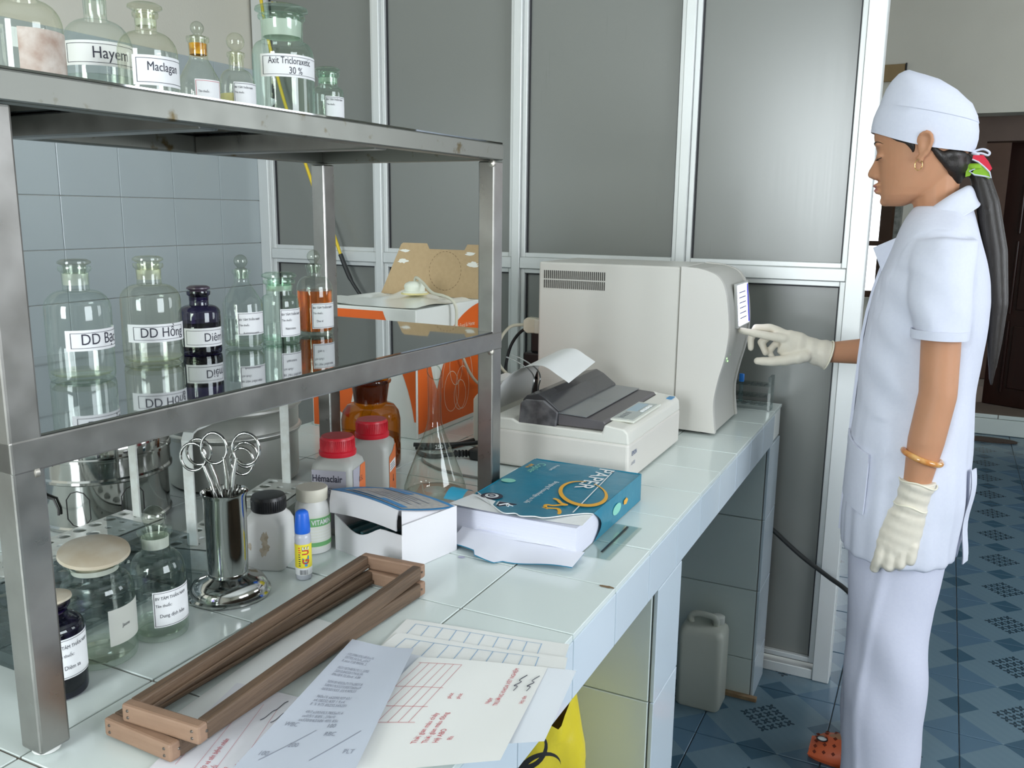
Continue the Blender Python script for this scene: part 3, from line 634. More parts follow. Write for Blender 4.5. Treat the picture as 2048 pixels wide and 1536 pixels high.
# vitamin bottle
vt = thing('vitamin_bottle', 'white pill bottle with cream cap and green Vitamin label', 'bottle', (-.812, .982, ZC))
MB().lathe([(.023, 0), (.0255, .002), (.0258, .005), (.0258, .066), (.024, .074), (.021, .078), (.0205, .083)], 40).build('bottle_body', white_pl, vt, smooth=45)
MB().lathe([(.0225, .080), (.0232, .081), (.0232, .097), (.0222, .0985), (.002, .0988)], 40).build('cap', mat('cream_plastic', (.66, .63, .53), .45), vt, smooth=40)
g = MB(); curved(g, .0262, -95, 60, .010, .060); g.build('paper_label', mat('cream_label', (.72, .73, .66), .6), vt, smooth=60, fix=False)
gr = mat('green_print', (.16, .42, .16), .6)
g = MB(); curved(g, .0265, -60, 60, .044, .057); g.build('green_band', gr, vt, smooth=60, fix=False)
g = MB(); curved(g, .0265, -60, 60, .013, .0195); g.build('green_band', gr, vt, smooth=60, fix=False)
g = MB(); text_on(g, 'VITAMIN', .0105, lambda x, y: (.0268*math.cos(R(-55)+x/.0268), .0268*math.sin(R(-55)+x/.0268), .0468+y), width=.8, bold=.0002)
for k in range(4): curved(g, .0266, -58, 20+rr.uniform(-20, 20), .0235+.0045*k, .0242+.0045*k, 8)
g.build('label_print', label_p, vt, fix=False)
# glue tube
gl = thing('glue_tube', 'slim glue tube with blue cap and yellow label', 'glue tube', (-.757, .893, ZC))
MB().lathe([(.0095, 0), (.0110, .0015), (.0112, .010), (.0112, .060), (.0106, .064), (.0085, .066), (.008, .070)], 32).build('tube_body', mat('cloudy_plastic', (.70, .72, .80), .25, trans=.35), gl, smooth=45)
MB().lathe([(.0102, .0665), (.0106, .068), (.0105, .076), (.0090, .093), (.0080, .096), (.005, .0985), (.001, .0988)], 28).build('cap', mat('blue_plastic', (.02, .13, .62), .35), gl, smooth=45)
yel = mat('yellow_label', (.85, .72, .05), .45)
g = MB(); curved(g, .0115, -150, 50, .018, .052, mi=0); curved(g, .0115, -150, 50, .0075, .018, mi=1); g.build('wrap_label', [yel, label_p], gl, smooth=60, fix=False)
lm = [mat('glue_red', (.75, .06, .04), .5), mat('glue_blue', (.05, .35, .70), .5), mat('glue_white', (.85, .85, .85), .5), ink]
g = MB(); q = .0118
for i, (ch, mi) in enumerate((('G', 0), ('L', 1), ('U', 0), ('E', 2))):
    text_on(g, ch, .0125, lambda x, y: (q*math.cos(R(-14)-y/q), q*math.sin(R(-14)-y/q), .0235+.0068*i+x), width=.85, bold=.0005, mi=3); q2 = q+.0002
    text_on(g, ch, .0125, lambda x, y: (q2*math.cos(R(-14)-y/q2), q2*math.sin(R(-14)-y/q2), .0235+.0068*i+x), width=.85, bold=.0001, mi=mi)
for k in range(9): curved(g, .0117, -84, -66-rr.uniform(0, 6) if k > 3 else -70, .021+.0032*k, .0224+.0032*k, 4, mi=3 if k < 6 else 0)
for k in range(10): curved(g, .0117, -76+5.5*k, -76+5.5*k+rr.uniform(1, 4), .0085, .0155, 1, mi=3)
curved(g, .01175, -42, -24, .0205, .0270, 4, mi=1)
g.build('label_print', lm, gl, fix=False)
# two half-litre reagent bottles with red caps
red_pl = mat('red_plastic', (.55, .015, .03), .35, bump=(60, .05)); milky = mat('milky_plastic', (.56, .57, .53), .4, trans=.25); or_l = mat('orange_label', (.68, .17, .05), .5); gry_l = mat('grey_label', (.46, .45, .50), .5, noise=(8, (.36, .35, .42), .4))
def hema(label, loc, rz, writing):
    t = thing('red_capped_bottle', label, 'bottle', loc, R(rz), 'red-capped square bottles'); s_ = .068; h = .120
    sq_loft(MB(), [(s_*.93, s_*.93, .009, 0), (s_, s_, .010, .003), (s_, s_, .011, h-.014), (s_*.97, s_*.97, .014, h-.006), (s_*.86, s_*.86, .02, h), (.050, .050, .0249, h+.004), (.048, .048, .0239, h+.010)]).build('bottle_body', milky, t, smooth=45)
    MB().lathe([(.0285, h+.004), (.0292, h+.006), (.0292, h+.011), (.0272, h+.013), (.0262, h+.031), (.0245, h+.034), (.002, h+.034)], 48).build('screw_cap', red_pl, t, smooth=40)
    g = MB()
    for k in range(60): a = 2*math.pi*k/60; g.box(.0268*math.cos(a)-.0005, .0268*math.sin(a)-.0005, h+.013, .0268*math.cos(a)+.0005, .0268*math.sin(a)+.0005, h+.030)
    o = g.build('cap_ribs', red_pl, t); o['kind'] = 'stuff'
    y = -s_/2-.0006; x = s_/2+.0006; zt = h-.014
    if writing:
        g = MB(); g.add([(-.030, y, .012), (.026, y, .012), (.026, y, zt), (-.030, y, zt)], [(0, 1, 2, 3)]); g.add([(x, -.026, .012), (x, -.006, .012), (x, .004, zt), (x, -.026, zt)], [(0, 1, 2, 3)]); g.build('wrap_label', gry_l, t, fix=False)
        g = MB(); g.add([(x+.0001, -.006, .012), (x+.0001, .028, .012), (x+.0001, .028, zt), (x+.0001, .006, zt), (x+.0001, -.004, .05)], [(0, 1, 2, 3, 4)]); g.build('orange_label', or_l, t, fix=False)
        g = MB(); text_on(g, 'Hémaclair', .0150, lambda u, v: (-.0295+u, y-.0002, .088+v), width=.80, bold=.0003); text_on(g, '0.5L', .0125, lambda u, v: (x+.0003, -.001+u, .080+v), width=.8)
        text_on(g, 'CYAN', .0060, lambda u, v: (-.004+u, y-.0002, .074+v)); text_on(g, 'REPLACEMENT', .0055, lambda u, v: (-.022+u, y-.0002, .064+v)); g.build('label_print', ink, t, fix=False)
    else:
        g = MB(); g.add([(x, -.024, .012), (x, .028, .012), (x, .028, zt), (x, .016, zt-.001), (x, .004, zt-.008), (x, -.024, zt-.012)], [(0, 1, 2, 3, 4, 5)]); g.build('orange_label', or_l, t, fix=False)
        g = MB(); g.add([(x+.0002, -.020, .066), (x+.0002, .024, .066), (x+.0002, .024, .082), (x+.0002, -.020, .082)], [(0, 1, 2, 3)]); g.build('sticker', label_p, t, fix=False)
        g = MB()
        for k in range(3): g.add([(x+.0004, -.016, .069+.004*k), (x+.0004, .020-.004*k, .069+.004*k), (x+.0004, .020-.004*k, .0703+.004*k), (x+.0004, -.016, .0703+.004*k)], [(0, 1, 2, 3)])
        g.box(x+.0002, .004, .046, x+.0005, .006, .056); g.box(x+.0002, .002, .044, x+.0005, .008, .048); g.build('label_print', ink, t, fix=False)
hema('red-capped square bottle with large grey front label reading 0.5L', (-.832, 1.072, ZC), 16, True)
hema('red-capped square bottle with plain front and orange side label, standing further back', (-.850, 1.190, ZC), 22, False)

# ================================================================ cardboard box with orange printing
bx = thing('orange_carton', 'orange and white printed carton with brown lid flap standing up', 'carton', (-1.02, 1.60, ZC))
wht = mat('white_cardboard', (.74, .76, .72), .5, noise=(6, (.68, .70, .66), .3)); org = mat('orange_print', (.74, .13, .015), .42, noise=(10, (.66, .11, .012), .3)); kraft = mat('brown_cardboard', (.48, .35, .20), .8, noise=(90, (.43, .31, .17), .3)); line_m = mat('pale_line', (.80, .62, .45), .6)
BW, BD, BH = .292, .292, .291
g = MB(); g.box(-BW, 0, 0, 0, BD, BH); g.build('carton_body', wht, bx, bevel=(.002, 1))
def fy(P, m, name, e=.0006):                 # printed area on the -y face: (u from left, z)
    MB().add([(-BW+u, -e, z) for u, z in P], [tuple(range(len(P)))]).build(name, m, bx, fix=False)
def fx(P, m, name, e=.0006):                 # on the +x face: (v from the near corner, z)
    MB().add([(e, v, z) for v, z in P], [tuple(range(len(P)))]).build(name, m, bx, fix=False)
def arc(x0, y0, x1, y1, bul, n=8):
    dx, dy = x1-x0, y1-y0; return [(x0+dx*k/n-dy*bul*4*(k/n)*(1-k/n), y0+dy*k/n+dx*bul*4*(k/n)*(1-k/n)) for k in range(n+1)]
fy([(.03, .248)]+[(.225, .248)]+arc(.225, .248, .205, .284, .05)+[(.05, .284)]+arc(.05, .284, .03, .248, .1), org, 'orange_panel')
fy([(.004, .004), (.035, .004), (.035, .15)]+arc(.035, .15, .09, .225, .12)+[(.02, .235), (.004, .20)], org, 'orange_panel')
fy([(.050, .06), (.105, .03), (.12, .10), (.125, .20), (.09, .215), (.055, .15)], org, 'orange_panel')
fy(arc(.020, .18, .034, .05, -.03)+arc(.048, .04, .040, .18, .03), wht, 'white_swoosh', .0010); fy(arc(.055, .18, .062, .09, -.03)+arc(.074, .08, .072, .18, .03), wht, 'white_swoosh', .0010)
fy(arc(.215, .218, .285, .04, .06)+[(.289, .04), (.289, .225)], org, 'orange_panel')
fx([(.004, .012), (.288, .012), (.288, .284)]+arc(.288, .284, .150, .232, -.06)+[(.118, .160)]+arc(.118, .160, .086, .100, -.04)+[(.070, .125)]+arc(.070, .125, .045, .225, .03)+[(.004, .225)], org, 'orange_panel')
def ring(name, cy, cz, ry, rz_, a0=0, a1=360):
    g = MB(); n = 40; g.grid(lambda u, v: (.0012, cy+(ry+(v-.5)*.0016)*math.cos(R(a0+(a1-a0)*u)), cz+(rz_+(v-.5)*.0016)*math.sin(R(a0+(a1-a0)*u))), n, 1); g.build(name, line_m, bx, fix=False)
ring('line_drawing', .172, .145, .030, .048); ring('line_drawing', .150, .085, .034, .048); ring('line_drawing', .202, .086, .032, .052); ring('line_drawing', .190, .070, .028, .036); ring('line_drawing', .180, .10, .072, .105, 0, 180)
g = MB(); text_on(g, 'Your Food & Home', .014, lambda u, v: (.0014, .160+u, .232+v), width=.9); g.build('lettering', line_m, bx, fix=False)
g = MB(); text_on(g, 'CFI', .022, lambda u, v: (-BW+.036+u, -.0012,   .246+v), bold=.0004); g.build('lettering', wht, bx, fix=False)
g = MB()
for k in range(3): g.tube([(-BW+.145+.010*k+.012*math.cos(a*.4), -.001, .195+.010*math.sin(a*.4)) for a in range(16)], .0006, 4, closed=True)
g.build('line_drawing', org, bx)
# loose white lining sheet on top
def lump(u, v):
    x = -BW-.012+(BW+.010)*u; y = .004+(BD-.03)*v; return (x, y, BH+.002+.010*max(0, math.sin(u*7+v*5))*(.3+v)+(.004 if v > .6 else 0)*math.sin(u*23))
MB().grid(lump, 26, 10).build('lining_sheet', mat('crinkled_plastic', (.86, .89, .85), .2), bx, smooth=60, fix=False)
# standing flap
fp = MB(); F = [(-.280, 0), (-.002, 0), (-.018, .14), (-.080, .142), (-.090, .128), (-.174, .128), (-.184, .142), (-.236, .142)]
F = [(-.290, 0), (.000, 0), (.004, .128), (.002, .132), (-.040, .132), (-.048, .118), (-.150, .118), (-.158, .132), (-.228, .132), (-.234, .128)]
fp.prism(F, 0, .003, 'y'); o = fp.build('lid_flap', kraft, bx); o.rotation_euler = (R(-6), 0, 0); o.location = (0, BD-.006, BH+.001)
tear = mat('torn_white', (.76, .76, .70), .8)
for (cx, cz, sx, sz, sd) in ((-.222, .112, .016, .004, 11), (-.226, .086, .020, .006, 12), (-.030, .110, .016, .005, 13), (-.022, .083, .018, .008, 14)):
    g = MB(); blob(g, cx, cz, sx, sz, -.0008, sd); g.build('torn_patch', tear, o, fix=False)
g = MB(); n = 60
for k in range(n):
    if k % 2: continue
    a0, a1 = 2*math.pi*k/n, 2*math.pi*(k+1)/n; g.tube([(-.10+.046*math.cos(a), -.0006, .065+.048*math.sin(a)) for a in (a0, a1)], .0004, 4)
g.build('perforation', mat('dark_brown', (.16, .10, .05), .8), o)
# cap with hose lying on the carton
hc = thing('pump_cap', 'cream rubber cap with clear hose lying on the orange carton', 'cap', (-1.135, 1.775, ZC+BH+.016))
MB().lathe([(.029, 0), (.031, .002), (.030, .006), (.0245, .008), (.0245, .014), (.0255, .018), (.0245, .022), (.022, .026), (.014, .030), (.002, .031)], 36).build('cap_body', mat('cream_rubber', (.74, .77, .66), .4), hc, smooth=45)
MB().lathe([(.026, -.001), (.0325, 0), (.0335, .0025), (.031, .004)], 36).build('flange', mat('yellowed_rubber', (.74, .66, .32), .45), hc, smooth=45)
hz = spline([(0, 0, .030), (.006, -.002, .040), (.030, -.012, .030), (.070, -.035, .010), (.105, -.04, .004), (.128, -.04, -.006), (.136, -.036, -.030), (.134, -.03, -.09), (.136, .015, -.17), (.142, .06, -.215), (.150, .10, -.225)], 8)
MB().tube(hz, .0036, 10).build('hose', mat('cream_hose', (.70, .69, .56), .3, trans=.2), hc, smooth=60)
# ================================================================ small white box with a lifted blue lid
sb = thing('small_carton', 'small white cardboard box with lifted blue printed lid', 'carton', (-.783, .997, ZC), R(-12))
card = mat('box_cardboard', (.74, .73, .75), .6, noise=(7, (.69, .68, .71), .35)); dkin = mat('dark_inside', (.07, .07, .07), .8); blue_l = mat('blue_print', (.04, .26, .55), .45); grey_l = mat('grey_print', (.52, .50, .46), .6, noise=(120, (.40, .40, .40), .12))
W_, D_, H_ = .142, .115, .060
dip = lambda x: H_-.004-.020*max(0, math.sin(math.pi*min(1, x/.10)))**1.3 if x < .10 else H_-.004
g = MB(); n = 16
for k in range(n):
    a, b = W_*k/n, W_*(k+1)/n; g.box(a, 0, 0, b, .0015, 0); 
g = MB(); P = [(0, 0)]+[(W_, 0)]+[(W_*k/n, dip(W_*k/n)) for k in range(n, -1, -1)]; g.prism(P, 0, .0015, 'y'); g.build('front_wall', card, sb)
MB().box(W_-.0015, .0015, 0, W_, D_, H_+.010).build('side_wall', card, sb); MB().box(0, .0015, 0, .0015, D_, H_+.006).build('side_wall', card, sb); MB().box(.0015, D_-.0015, 0, W_-.0015, D_, H_+.010).build('back_wall', card, sb); MB().box(.0015, .0015, 0, W_-.0015, D_-.0015, .0015).build('bottom', card, sb)
MB().box(.004, .008, .0016, W_-.004, D_-.006, .028).build('foam_insert', dkin, sb)
for k in range(7): MB().box(.014+.018*k, .006, .028, .020+.018*k, .05, .038).build('slide', mat('teal_glass', (.05, .12, .13), .2), sb)
def lid(u, v): return (-.003+(W_-.001)*u+.004*v, -.004+(D_+.004)*v, H_+.012+.026*(1-v)**1.4-.004*(u-.5)**2*4+.006*math.sin(math.pi*v)*(1-u))
ld = MB(); ld.grid(lid, 10, 10); ld.grid(lambda u, v: tuple(Vector(lid(u, v))-Vector((0, 0, .0012))), 10, 10); o = ld.build('lid', card, sb, smooth=40, fix=False)
def on_lid(name, m, u0, u1, v0, v1, e): MB().grid(lambda u, v: tuple(Vector(lid(u0+(u1-u0)*u, v0+(v1-v0)*v))+Vector((0, 0, e))), 8, 8).build(name, m, o, smooth=40, fix=False)
on_lid('blue_print', blue_l, 0, 1, 0, 1, .0006); on_lid('grey_print', grey_l, .13, .97, .10, .92, .0012); on_lid('blue_print', blue_l, .16, .94, .13, .24, .0018); on_lid('blue_print', blue_l, .16, .5, .70, .86, .0018); on_lid('grey_print', grey_l, .18, .62, .155, .215, .0024)
g = MB()
for k in range(6): g.grid(lambda u, v: tuple(Vector(lid(.30+.55*u*(1 if k % 2 else .8), .32+.075*k+.018*v))+Vector((0, 0, .002))), 6, 1)
g.build('print_lines', grey_ink, o, fix=False)
def ff(u, v): a = Vector(lid(.0+1.*u, 0)); return (a.x+.002, a.y-.004*v-.002*math.sin(math.pi*v), a.z-.034*v*(1-.12*u))
g = MB(); g.grid(ff, 10, 4); g.grid(lambda u, v: tuple(Vector(ff(u, v))+Vector((0, .0014, 0))), 10, 4); g.build('front_flap', card, sb, smooth=40, fix=False)
g = MB(); g.grid(lambda u, v: (W_-.006+.001*u, .006+.095*u, H_-.010+(lid(.95, .006/D_+.8*u)[2]-.002-H_+.010)*v), 6, 2); g.build('side_tab', card, sb, fix=False)
# a folded scrap sticking out behind the box
# ================================================================ ream of copier paper
rm = thing('paper_ream', 'opened ream of copier paper in a torn teal wrapper', 'paper ream', (0, 0, ZC))
teal = mat('teal_wrapper', (.012, .22, .33), .28, noise=(6, (.01, .17, .27), .3), bump=(25, .12)); sheet = mat('copier_paper', (.74, .75, .82), .75)
X0, X1, Y0, Y1, HT = -.652, -.448, 1.132, 1.432, .047
g = MB(); g.box(X0, Y0, .0015, X1, Y1, HT); g.build('paper_stack', mat('paper_edges', (.72, .73, .82), .8, noise=(4, (.62, .63, .74), .2, (.02, .02, 260))), rm)
TORN = [(-.652, 1.205), (-.62, 1.178), (-.595, 1.150), (-.561, 1.118), (-.545, 1.126), (-.532, 1.118), (-.515, 1.130), (-.500, 1.134), (-.477, 1.170), (-.458, 1.192), (-.446, 1.196)]
tz = lambda x, y: HT+.0022+.007*max(0, (1.20-y)/.08)*max(0, math.sin((x+.66)*14))
def wrap(u, v):
    x = X0-.001+(X1-X0+.002)*u; ye = lerp(TORN, x); y = Y1+.002+(ye-Y1)*v; return (x, y, tz(x, y)+.0008*math.sin(40*x+25*y))
MB().grid(wrap, 40, 24).build('wrapper_top', teal, rm, smooth=60, fix=False)
def wside(u, v):
    y = Y1+.002-(Y1-1.196-.02*math.sin(v*3.1)*1.3)*u; return (X1+.0015+.004*math.sin(math.pi*v)*u**2, y, (HT+.0022)*(1-v)+.0008)
MB().grid(wside, 20, 8).build('wrapper_side', teal, rm, smooth=60, fix=False)
MB().grid(lambda u, v: (X0-.0015, Y1-(Y1-1.20)*u, (HT+.002)*(1-v)+.0008), 8, 3).build('wrapper_side', teal, rm, fix=False)
MB().grid(lambda u, v: (X0+(X1-X0)*u, Y1+.002, (HT+.002)*(1-v)+.0008), 8, 3).build('wrapper_end', teal, rm, fix=False)
# white torn edge
g = MB(); T = [(x, y-.0006, tz(x, y)+.0006) for x, y in spline([(a, b, 0) for a, b in TORN], 4) for _ in (0,)] if False else [(p[0], p[1], tz(p[0], p[1])+.0004) for p in spline([(a, b, 0) for a, b in TORN], 5)]
g.tube(T, .0008, 5); g.build('torn_edge', paper, rm)
# curled top sheets and torn white wrapper flaps
g = MB(); g.grid(lambda u, v: (X0-.006+(X1-X0+.006)*u+.004*v, 1.20-.085*v+.03*u*v, HT+.0008+.010*v*(1-u)**2), 14, 8); g.build('top_sheet', paper, rm, smooth=60, fix=False)
for k, (e, dy) in enumerate(((.012, .004), (.016, .009))): g = MB(); g.grid(lambda u, v: (X0+.04+(X1-X0-.04)*u, 1.15-(.02+dy)*v+.012*u*v, .028-.005*k-e*v*.6), 10, 4); g.build('loose_sheet', sheet, rm, smooth=60, fix=False)
def flapA(u, v): return (-.640+.205*u, 1.135-(.045+.02*math.sin(3*u)+(.012 if .25 < u < .5 else 0))*v, .013*(1-v)**1.2*(1-.5*u)+.0048+.003*math.sin(9*u)*v)
MB().grid(flapA, 24, 8).build('torn_flap', sheet, rm, smooth=60, fix=False)
MB().grid(lambda u, v: tuple(Vector(flapA(u, v))+Vector((0, -.0015*v, -.0007))), 24, 8).build('wrapper_underside', mat('wrapper_blue', (.02, .30, .50), .35), rm, smooth=60, fix=False)
def flapL(u, v): return (X0-.004-.014*v-.006*u, 1.155+.055*u-.03*v, .048+.012*v+.010*math.sin(math.pi*u))
MB().grid(flapL, 8, 6).build('lifted_flap', teal, rm, smooth=60, fix=False)
# printing on the wrapper: text runs towards the camera, letter tops to the right
zt = HT+.0036
def onw(x0, y0, e=0.): return lambda u, v: (x0+v, y0-u, zt+e)
whp = mat('white_print', (.82, .84, .84), .4); gold = mat('orange_gold_print', (.80, .40, .03), .4); mint = mat('mint_print', (.25, .62, .50), .5)
g = MB(); text_on(g, 'PAPER', .040, onw(-.521, 1.428), width=1.12, bold=.0004); g.build('wrapper_print', whp, rm, fix=False)
g = MB(); g.add([(-.4935, 1.418, zt), (-.4955, 1.418, zt), (-.4765, 1.185, zt), (-.4745, 1.185, zt)], [(0, 1, 2, 3)]); g.build('wrapper_print', whp, rm, fix=False)
def oring(u, v):
    a = R(20-340*u); t = .002+.0085*math.sin(math.pi*u); r_ = 1+(v-.5)*t/.05; return (-.4965+.0625*r_*math.cos(a)*-.48+.037*r_*math.sin(a)*.88, 1.281+.0625*r_*math.cos(a)*.88+.037*r_*math.sin(a)*.48, zt+.0004)
g = MB(); g.grid(oring, 48, 2); g.build('wrapper_print', gold, rm, smooth=60, fix=False)
P = spline([(-0.528, 1.232, 0), (-0.519, 1.228, 0), (-0.509, 1.217, 0), (-0.498, 1.213, 0), (-0.506, 1.208, 0), (-0.515, 1.200, 0), (-0.526, 1.198, 0), (-0.522, 1.186, 0), (-0.508, 1.167, 0), (-0.495, 1.161, 0), (-0.493, 1.174, 0), (-0.502, 1.189, 0), (-0.512, 1.187, 0), (-0.524, 1.183, 0), (-0.530, 1.176, 0), (-0.529, 1.161, 0), (-0.519, 1.147, 0)], 6)
g = MB(); g.tube([(x, y, zt+.0004) for x, y, _ in P], .0030, 6, flat=.12); g.build('wrapper_print', gold, rm)
g = MB(); text_on(g, 'Bringing Knowledge to Life', .0125, onw(-.563, 1.318), width=.92); g.build('wrapper_print', whp, rm, fix=False)
g = MB(); text_on(g, 'Copier', .022, onw(-.632, 1.408), width=1.); g.build('wrapper_print', mint, rm, fix=False)
g = MB(); text_on(g, 'Premium', .010, onw(-.600, 1.410), width=1.); g.build('wrapper_print', whp, rm, fix=False)
g = MB(); text_on(g, 'All in', .012, onw(-.645, 1.395), width=1., bold=.0003); g.build('wrapper_print', gold, rm, fix=False)
def disc(mb, x, y, rx, ry, e, n=24): mb.add([(x+rx*math.cos(2*math.pi*k/n), y+ry*math.sin(2*math.pi*k/n), zt+e) for k in range(n)], [tuple(range(n))])
g = MB(); disc(g, -.636, 1.285, .013, .011, 0); g.build('emblem', mint, rm, fix=False)
g = MB(); disc(g, -.622, 1.197, .0185, .0165, .0); e1 = g.build('emblem', ink, rm, fix=False)
g = MB(); disc(g, -.622, 1.197, .0115, .0105, .0006); g.build('emblem', whp, rm, fix=False)
g = MB(); g.tube([(-.622+.006*math.cos(a*.8), 1.197+.005*math.sin(a*.8), zt+.001) for a in range(8)], .0010, 4, closed=True); g.build('emblem', ink, rm)
g = MB(); g.add([(-.600, 1.178, zt+.0003), (-.563, 1.180, zt+.0003), (-.556, 1.139, zt+.0008), (-.594, 1.148, zt+.0008)], [(0, 1, 2, 3)]); g.build('emblem', whp, rm, fix=False)
g = MB(); g.add([(-.597, 1.175, zt+.0012), (-.567, 1.177, zt+.0012), (-.561, 1.145, zt+.0016), (-.591, 1.153, zt+.0016)], [(0, 1, 2, 3)]); g.build('emblem', ink, rm, fix=False)
g = MB(); g.tube(spline([(-.589, 1.158, zt+.002), (-.578, 1.170, zt+.002), (-.573, 1.157, zt+.002), (-.580, 1.166, zt+.002), (-.567, 1.163, zt+.002)], 4), .0008, 4); g.build('emblem', whp, rm)
g = MB(); g.add([(-.646, 1.186, zt+.0008), (-.604, 1.176, zt+.0005), (-.598, 1.152, zt+.001), (-.636, 1.178, zt+.001)], [(0, 1, 2, 3)]); g.build('emblem', whp, rm, fix=False)
g = MB(); disc(g, 0, 0, .016, .008, 0); g.xform(Matrix.Translation((X1+.0045, 1.30, .026)) @ Matrix.Rotation(R(90), 4, 'Y')); g.v = [(x-zt if False else x, y, z) for x, y, z in g.v]; 
g = MB(); g.add([(X1+.0042, 1.30+.020*math.cos(2*math.pi*k/20), .026+.009*math.sin(2*math.pi*k/20)) for k in range(20)], [tuple(range(20))]); g.build('emblem', mint, rm, fix=False)
g = MB(); g.add([(X1+.0038, 1.345+.012*math.cos(2*math.pi*k/5), .026+.006*math.sin(2*math.pi*k/5)) for k in range(5)], [tuple(range(5))]); g.build('emblem', gold, rm, fix=False)
# clear plastic sleeve lying half under the ream
sl = thing('plastic_sleeve', 'clear plastic sleeve with a black spine lying beside the ream', 'plastic sleeve', (0, 0, ZC))
slm = glass('clear_film', (.90, .93, .92), (.80, .84, .83), .06)
MB().box(-.446, 1.148, .0004, -.400, 1.300, .0009).build('film', slm, sl); MB().box(-.4235, 1.172, .0009, -.4205, 1.292, .0022).build('spine', black_pl, sl)

# ================================================================ dot-matrix printer
pn = thing('dot_matrix_printer', 'beige dot-matrix printer with smoked grey cover', 'printer', (-.497, 1.51, ZC))
beige = mat('beige_plastic', (.68, .65, .60), .42, bump=(300, .03)); beige_w = mat('light_beige_plastic', (.72, .705, .645), .42, bump=(300, .03)); smoke = mat('smoked_plastic', (.045, .045, .048), .22, spec=.5, noise=(8, (.07, .068, .072), .3)); smoke_c = glass('smoked_clear', (.46, .47, .49), (.30, .31, .33), .06)
PW, PD = .352, .300
g = MB(); g.box(-PD, 0, .003, 0, PW, .078); g.build('base_case', beige, pn, bevel=(.006, 3))
for px, py in ((-.03, .03), (-.03, PW-.03), (-PD+.03, .03), (-PD+.03, PW-.03)): MB().lathe([(.008, 0), (.008, .004)], 12, (px, py, 0)).build('foot', black_pl, pn)
prof = [(-PD+.004, .076), (-.001, .076), (-.003, .098), (-.012, .106), (-.050, .110), (-.055, .094), (-.150, .094), (-.230, .094), (-.245, .100), (-PD+.010, .100)]
MB().prism(prof, .001, PW-.001, 'y').build('top_case', beige_w, pn, bevel=(.003, 2))
def endcap(y0, y1): MB().prism([(-.002, .080), (-.004, .099), (-.060, .112), (-.150, .104), (-.248, .104), (-.262, .090), (-.262, .080)], y0, y1, 'y').build('end_cheek', beige_w, pn, bevel=(.002, 1))
endcap(PW-.016, PW-.0015)
# grey flat cover, clear window strip and the raised smoked tear-off cover
MB().prism([(-.052, .108), (-.056, .114), (-.150, .119), (-.150, .096), (-.056, .096)], .012, PW-.018, 'y').build('grey_cover', mat('grey_plastic', (.11, .10, .105), .4), pn, bevel=(.0015, 1))
MB().prism([(-.090, .1178), (-.090, .1190), (-.150, .1215), (-.150, .1200)], .010, PW-.020, 'y').build('window_strip', mat('clear_strip', (.25, .27, .28), .15, trans=.3), pn)
MB().prism([(-.150, .096), (-.146, .124), (-.176, .146), (-.193, .154), (-.218, .148), (-.226, .140), (-.232, .096)], .012, PW-.018, 'y').build('tear_off_cover', smoke, pn, bevel=(.002, 2))
MB().prism([(-.152, .090), (-.148, .122), (-.178, .143), (-.216, .142), (-.228, .134), (-.232, .088)], .004, .012, 'y').build('cover_end', mat('smoked_end', (.075, .072, .078), .2, noise=(45, (.16, .155, .16), .15)), pn, bevel=(.002, 1))
# control panel
ctl = MB().box(-.058, .045, .1085, -.006, .225, .1125).build('control_panel', mat('panel_beige', (.72, .73, .66), .4), pn, bevel=(.002, 1))
MB().box(-.053, .055, .1125, -.012, .215, .1132).build('panel_face', mat('panel_grey', (.46, .49, .47), .4), ctl); MB().box(-.050, .130, .1132, -.028, .205, .1137).build('panel_blue', mat('panel_blue', (.38, .50, .58), .4), ctl)
bt = MB().box(-.0035, -.006, 0, .0035, .006, .0022).mesh('button', whp, bevel=(.0008, 1))
for k in range(4): put('button', bt, ctl, loc=(-.019, .135+.017*k, .1132))
g = MB()
for k in range(7): g.box(-.046+.001*(k % 2), .064+.008*k, .1132, -.034, .0655+.008*k, .1135)
g.build('panel_marks', ink, ctl)
MB().box(-.020, PW-.045, .1065, -.008, PW-.020, .1085).build('badge', mat('badge_blue', (.05, .25, .50), .4), pn)
g = MB(); text_on(g, 'EPSON', .012, lambda u, v: (.0008, .018+u, .052+v), width=.8, bold=.0003); text_on(g, 'LX-300', .009, lambda u, v: (.0008, .018+u, .034+v), width=.8); g.build('brand_print', mat('brand_blue', (.16, .19, .30), .5), pn, fix=False)
# paper arching out of the slot, wire paper guides
ps = thing('printer_paper', 'white sheet arching out of the dot-matrix printer', 'paper sheet', (-.497, 1.51, ZC))
C_ = spline([(-.155, 0, .168), (-.178, 0, .181), (-.215, 0, .198), (-.262, 0, .188), (-.300, 0, .160), (-.322, 0, .120), (-.330, 0, .090)], 6)
MB().grid(lambda u, v: (C_[min(int(v*(len(C_)-1)+.5), len(C_)-1)][0]-.02*u*(1-v), .075+.20*u, C_[min(int(v*(len(C_)-1)+.5), len(C_)-1)][2]+.012*u*(1-v)), 10, len(C_)-1).build('sheet', paper, ps, smooth=60, fix=False)
wire = mat('wire_steel', (.55, .56, .56), .25, 1)
for y in (.085, .115): g = MB(); g.tube(spline([(-.236, y, .1), (-.240, y, .140), (-.236, y, .165), (-.250, y+.012, .180), (-.285, y+.02, .196), (-.315, y+.03, .202)], 5), .0016, 6); g.build('wire_guide', wire, pn, smooth=60)
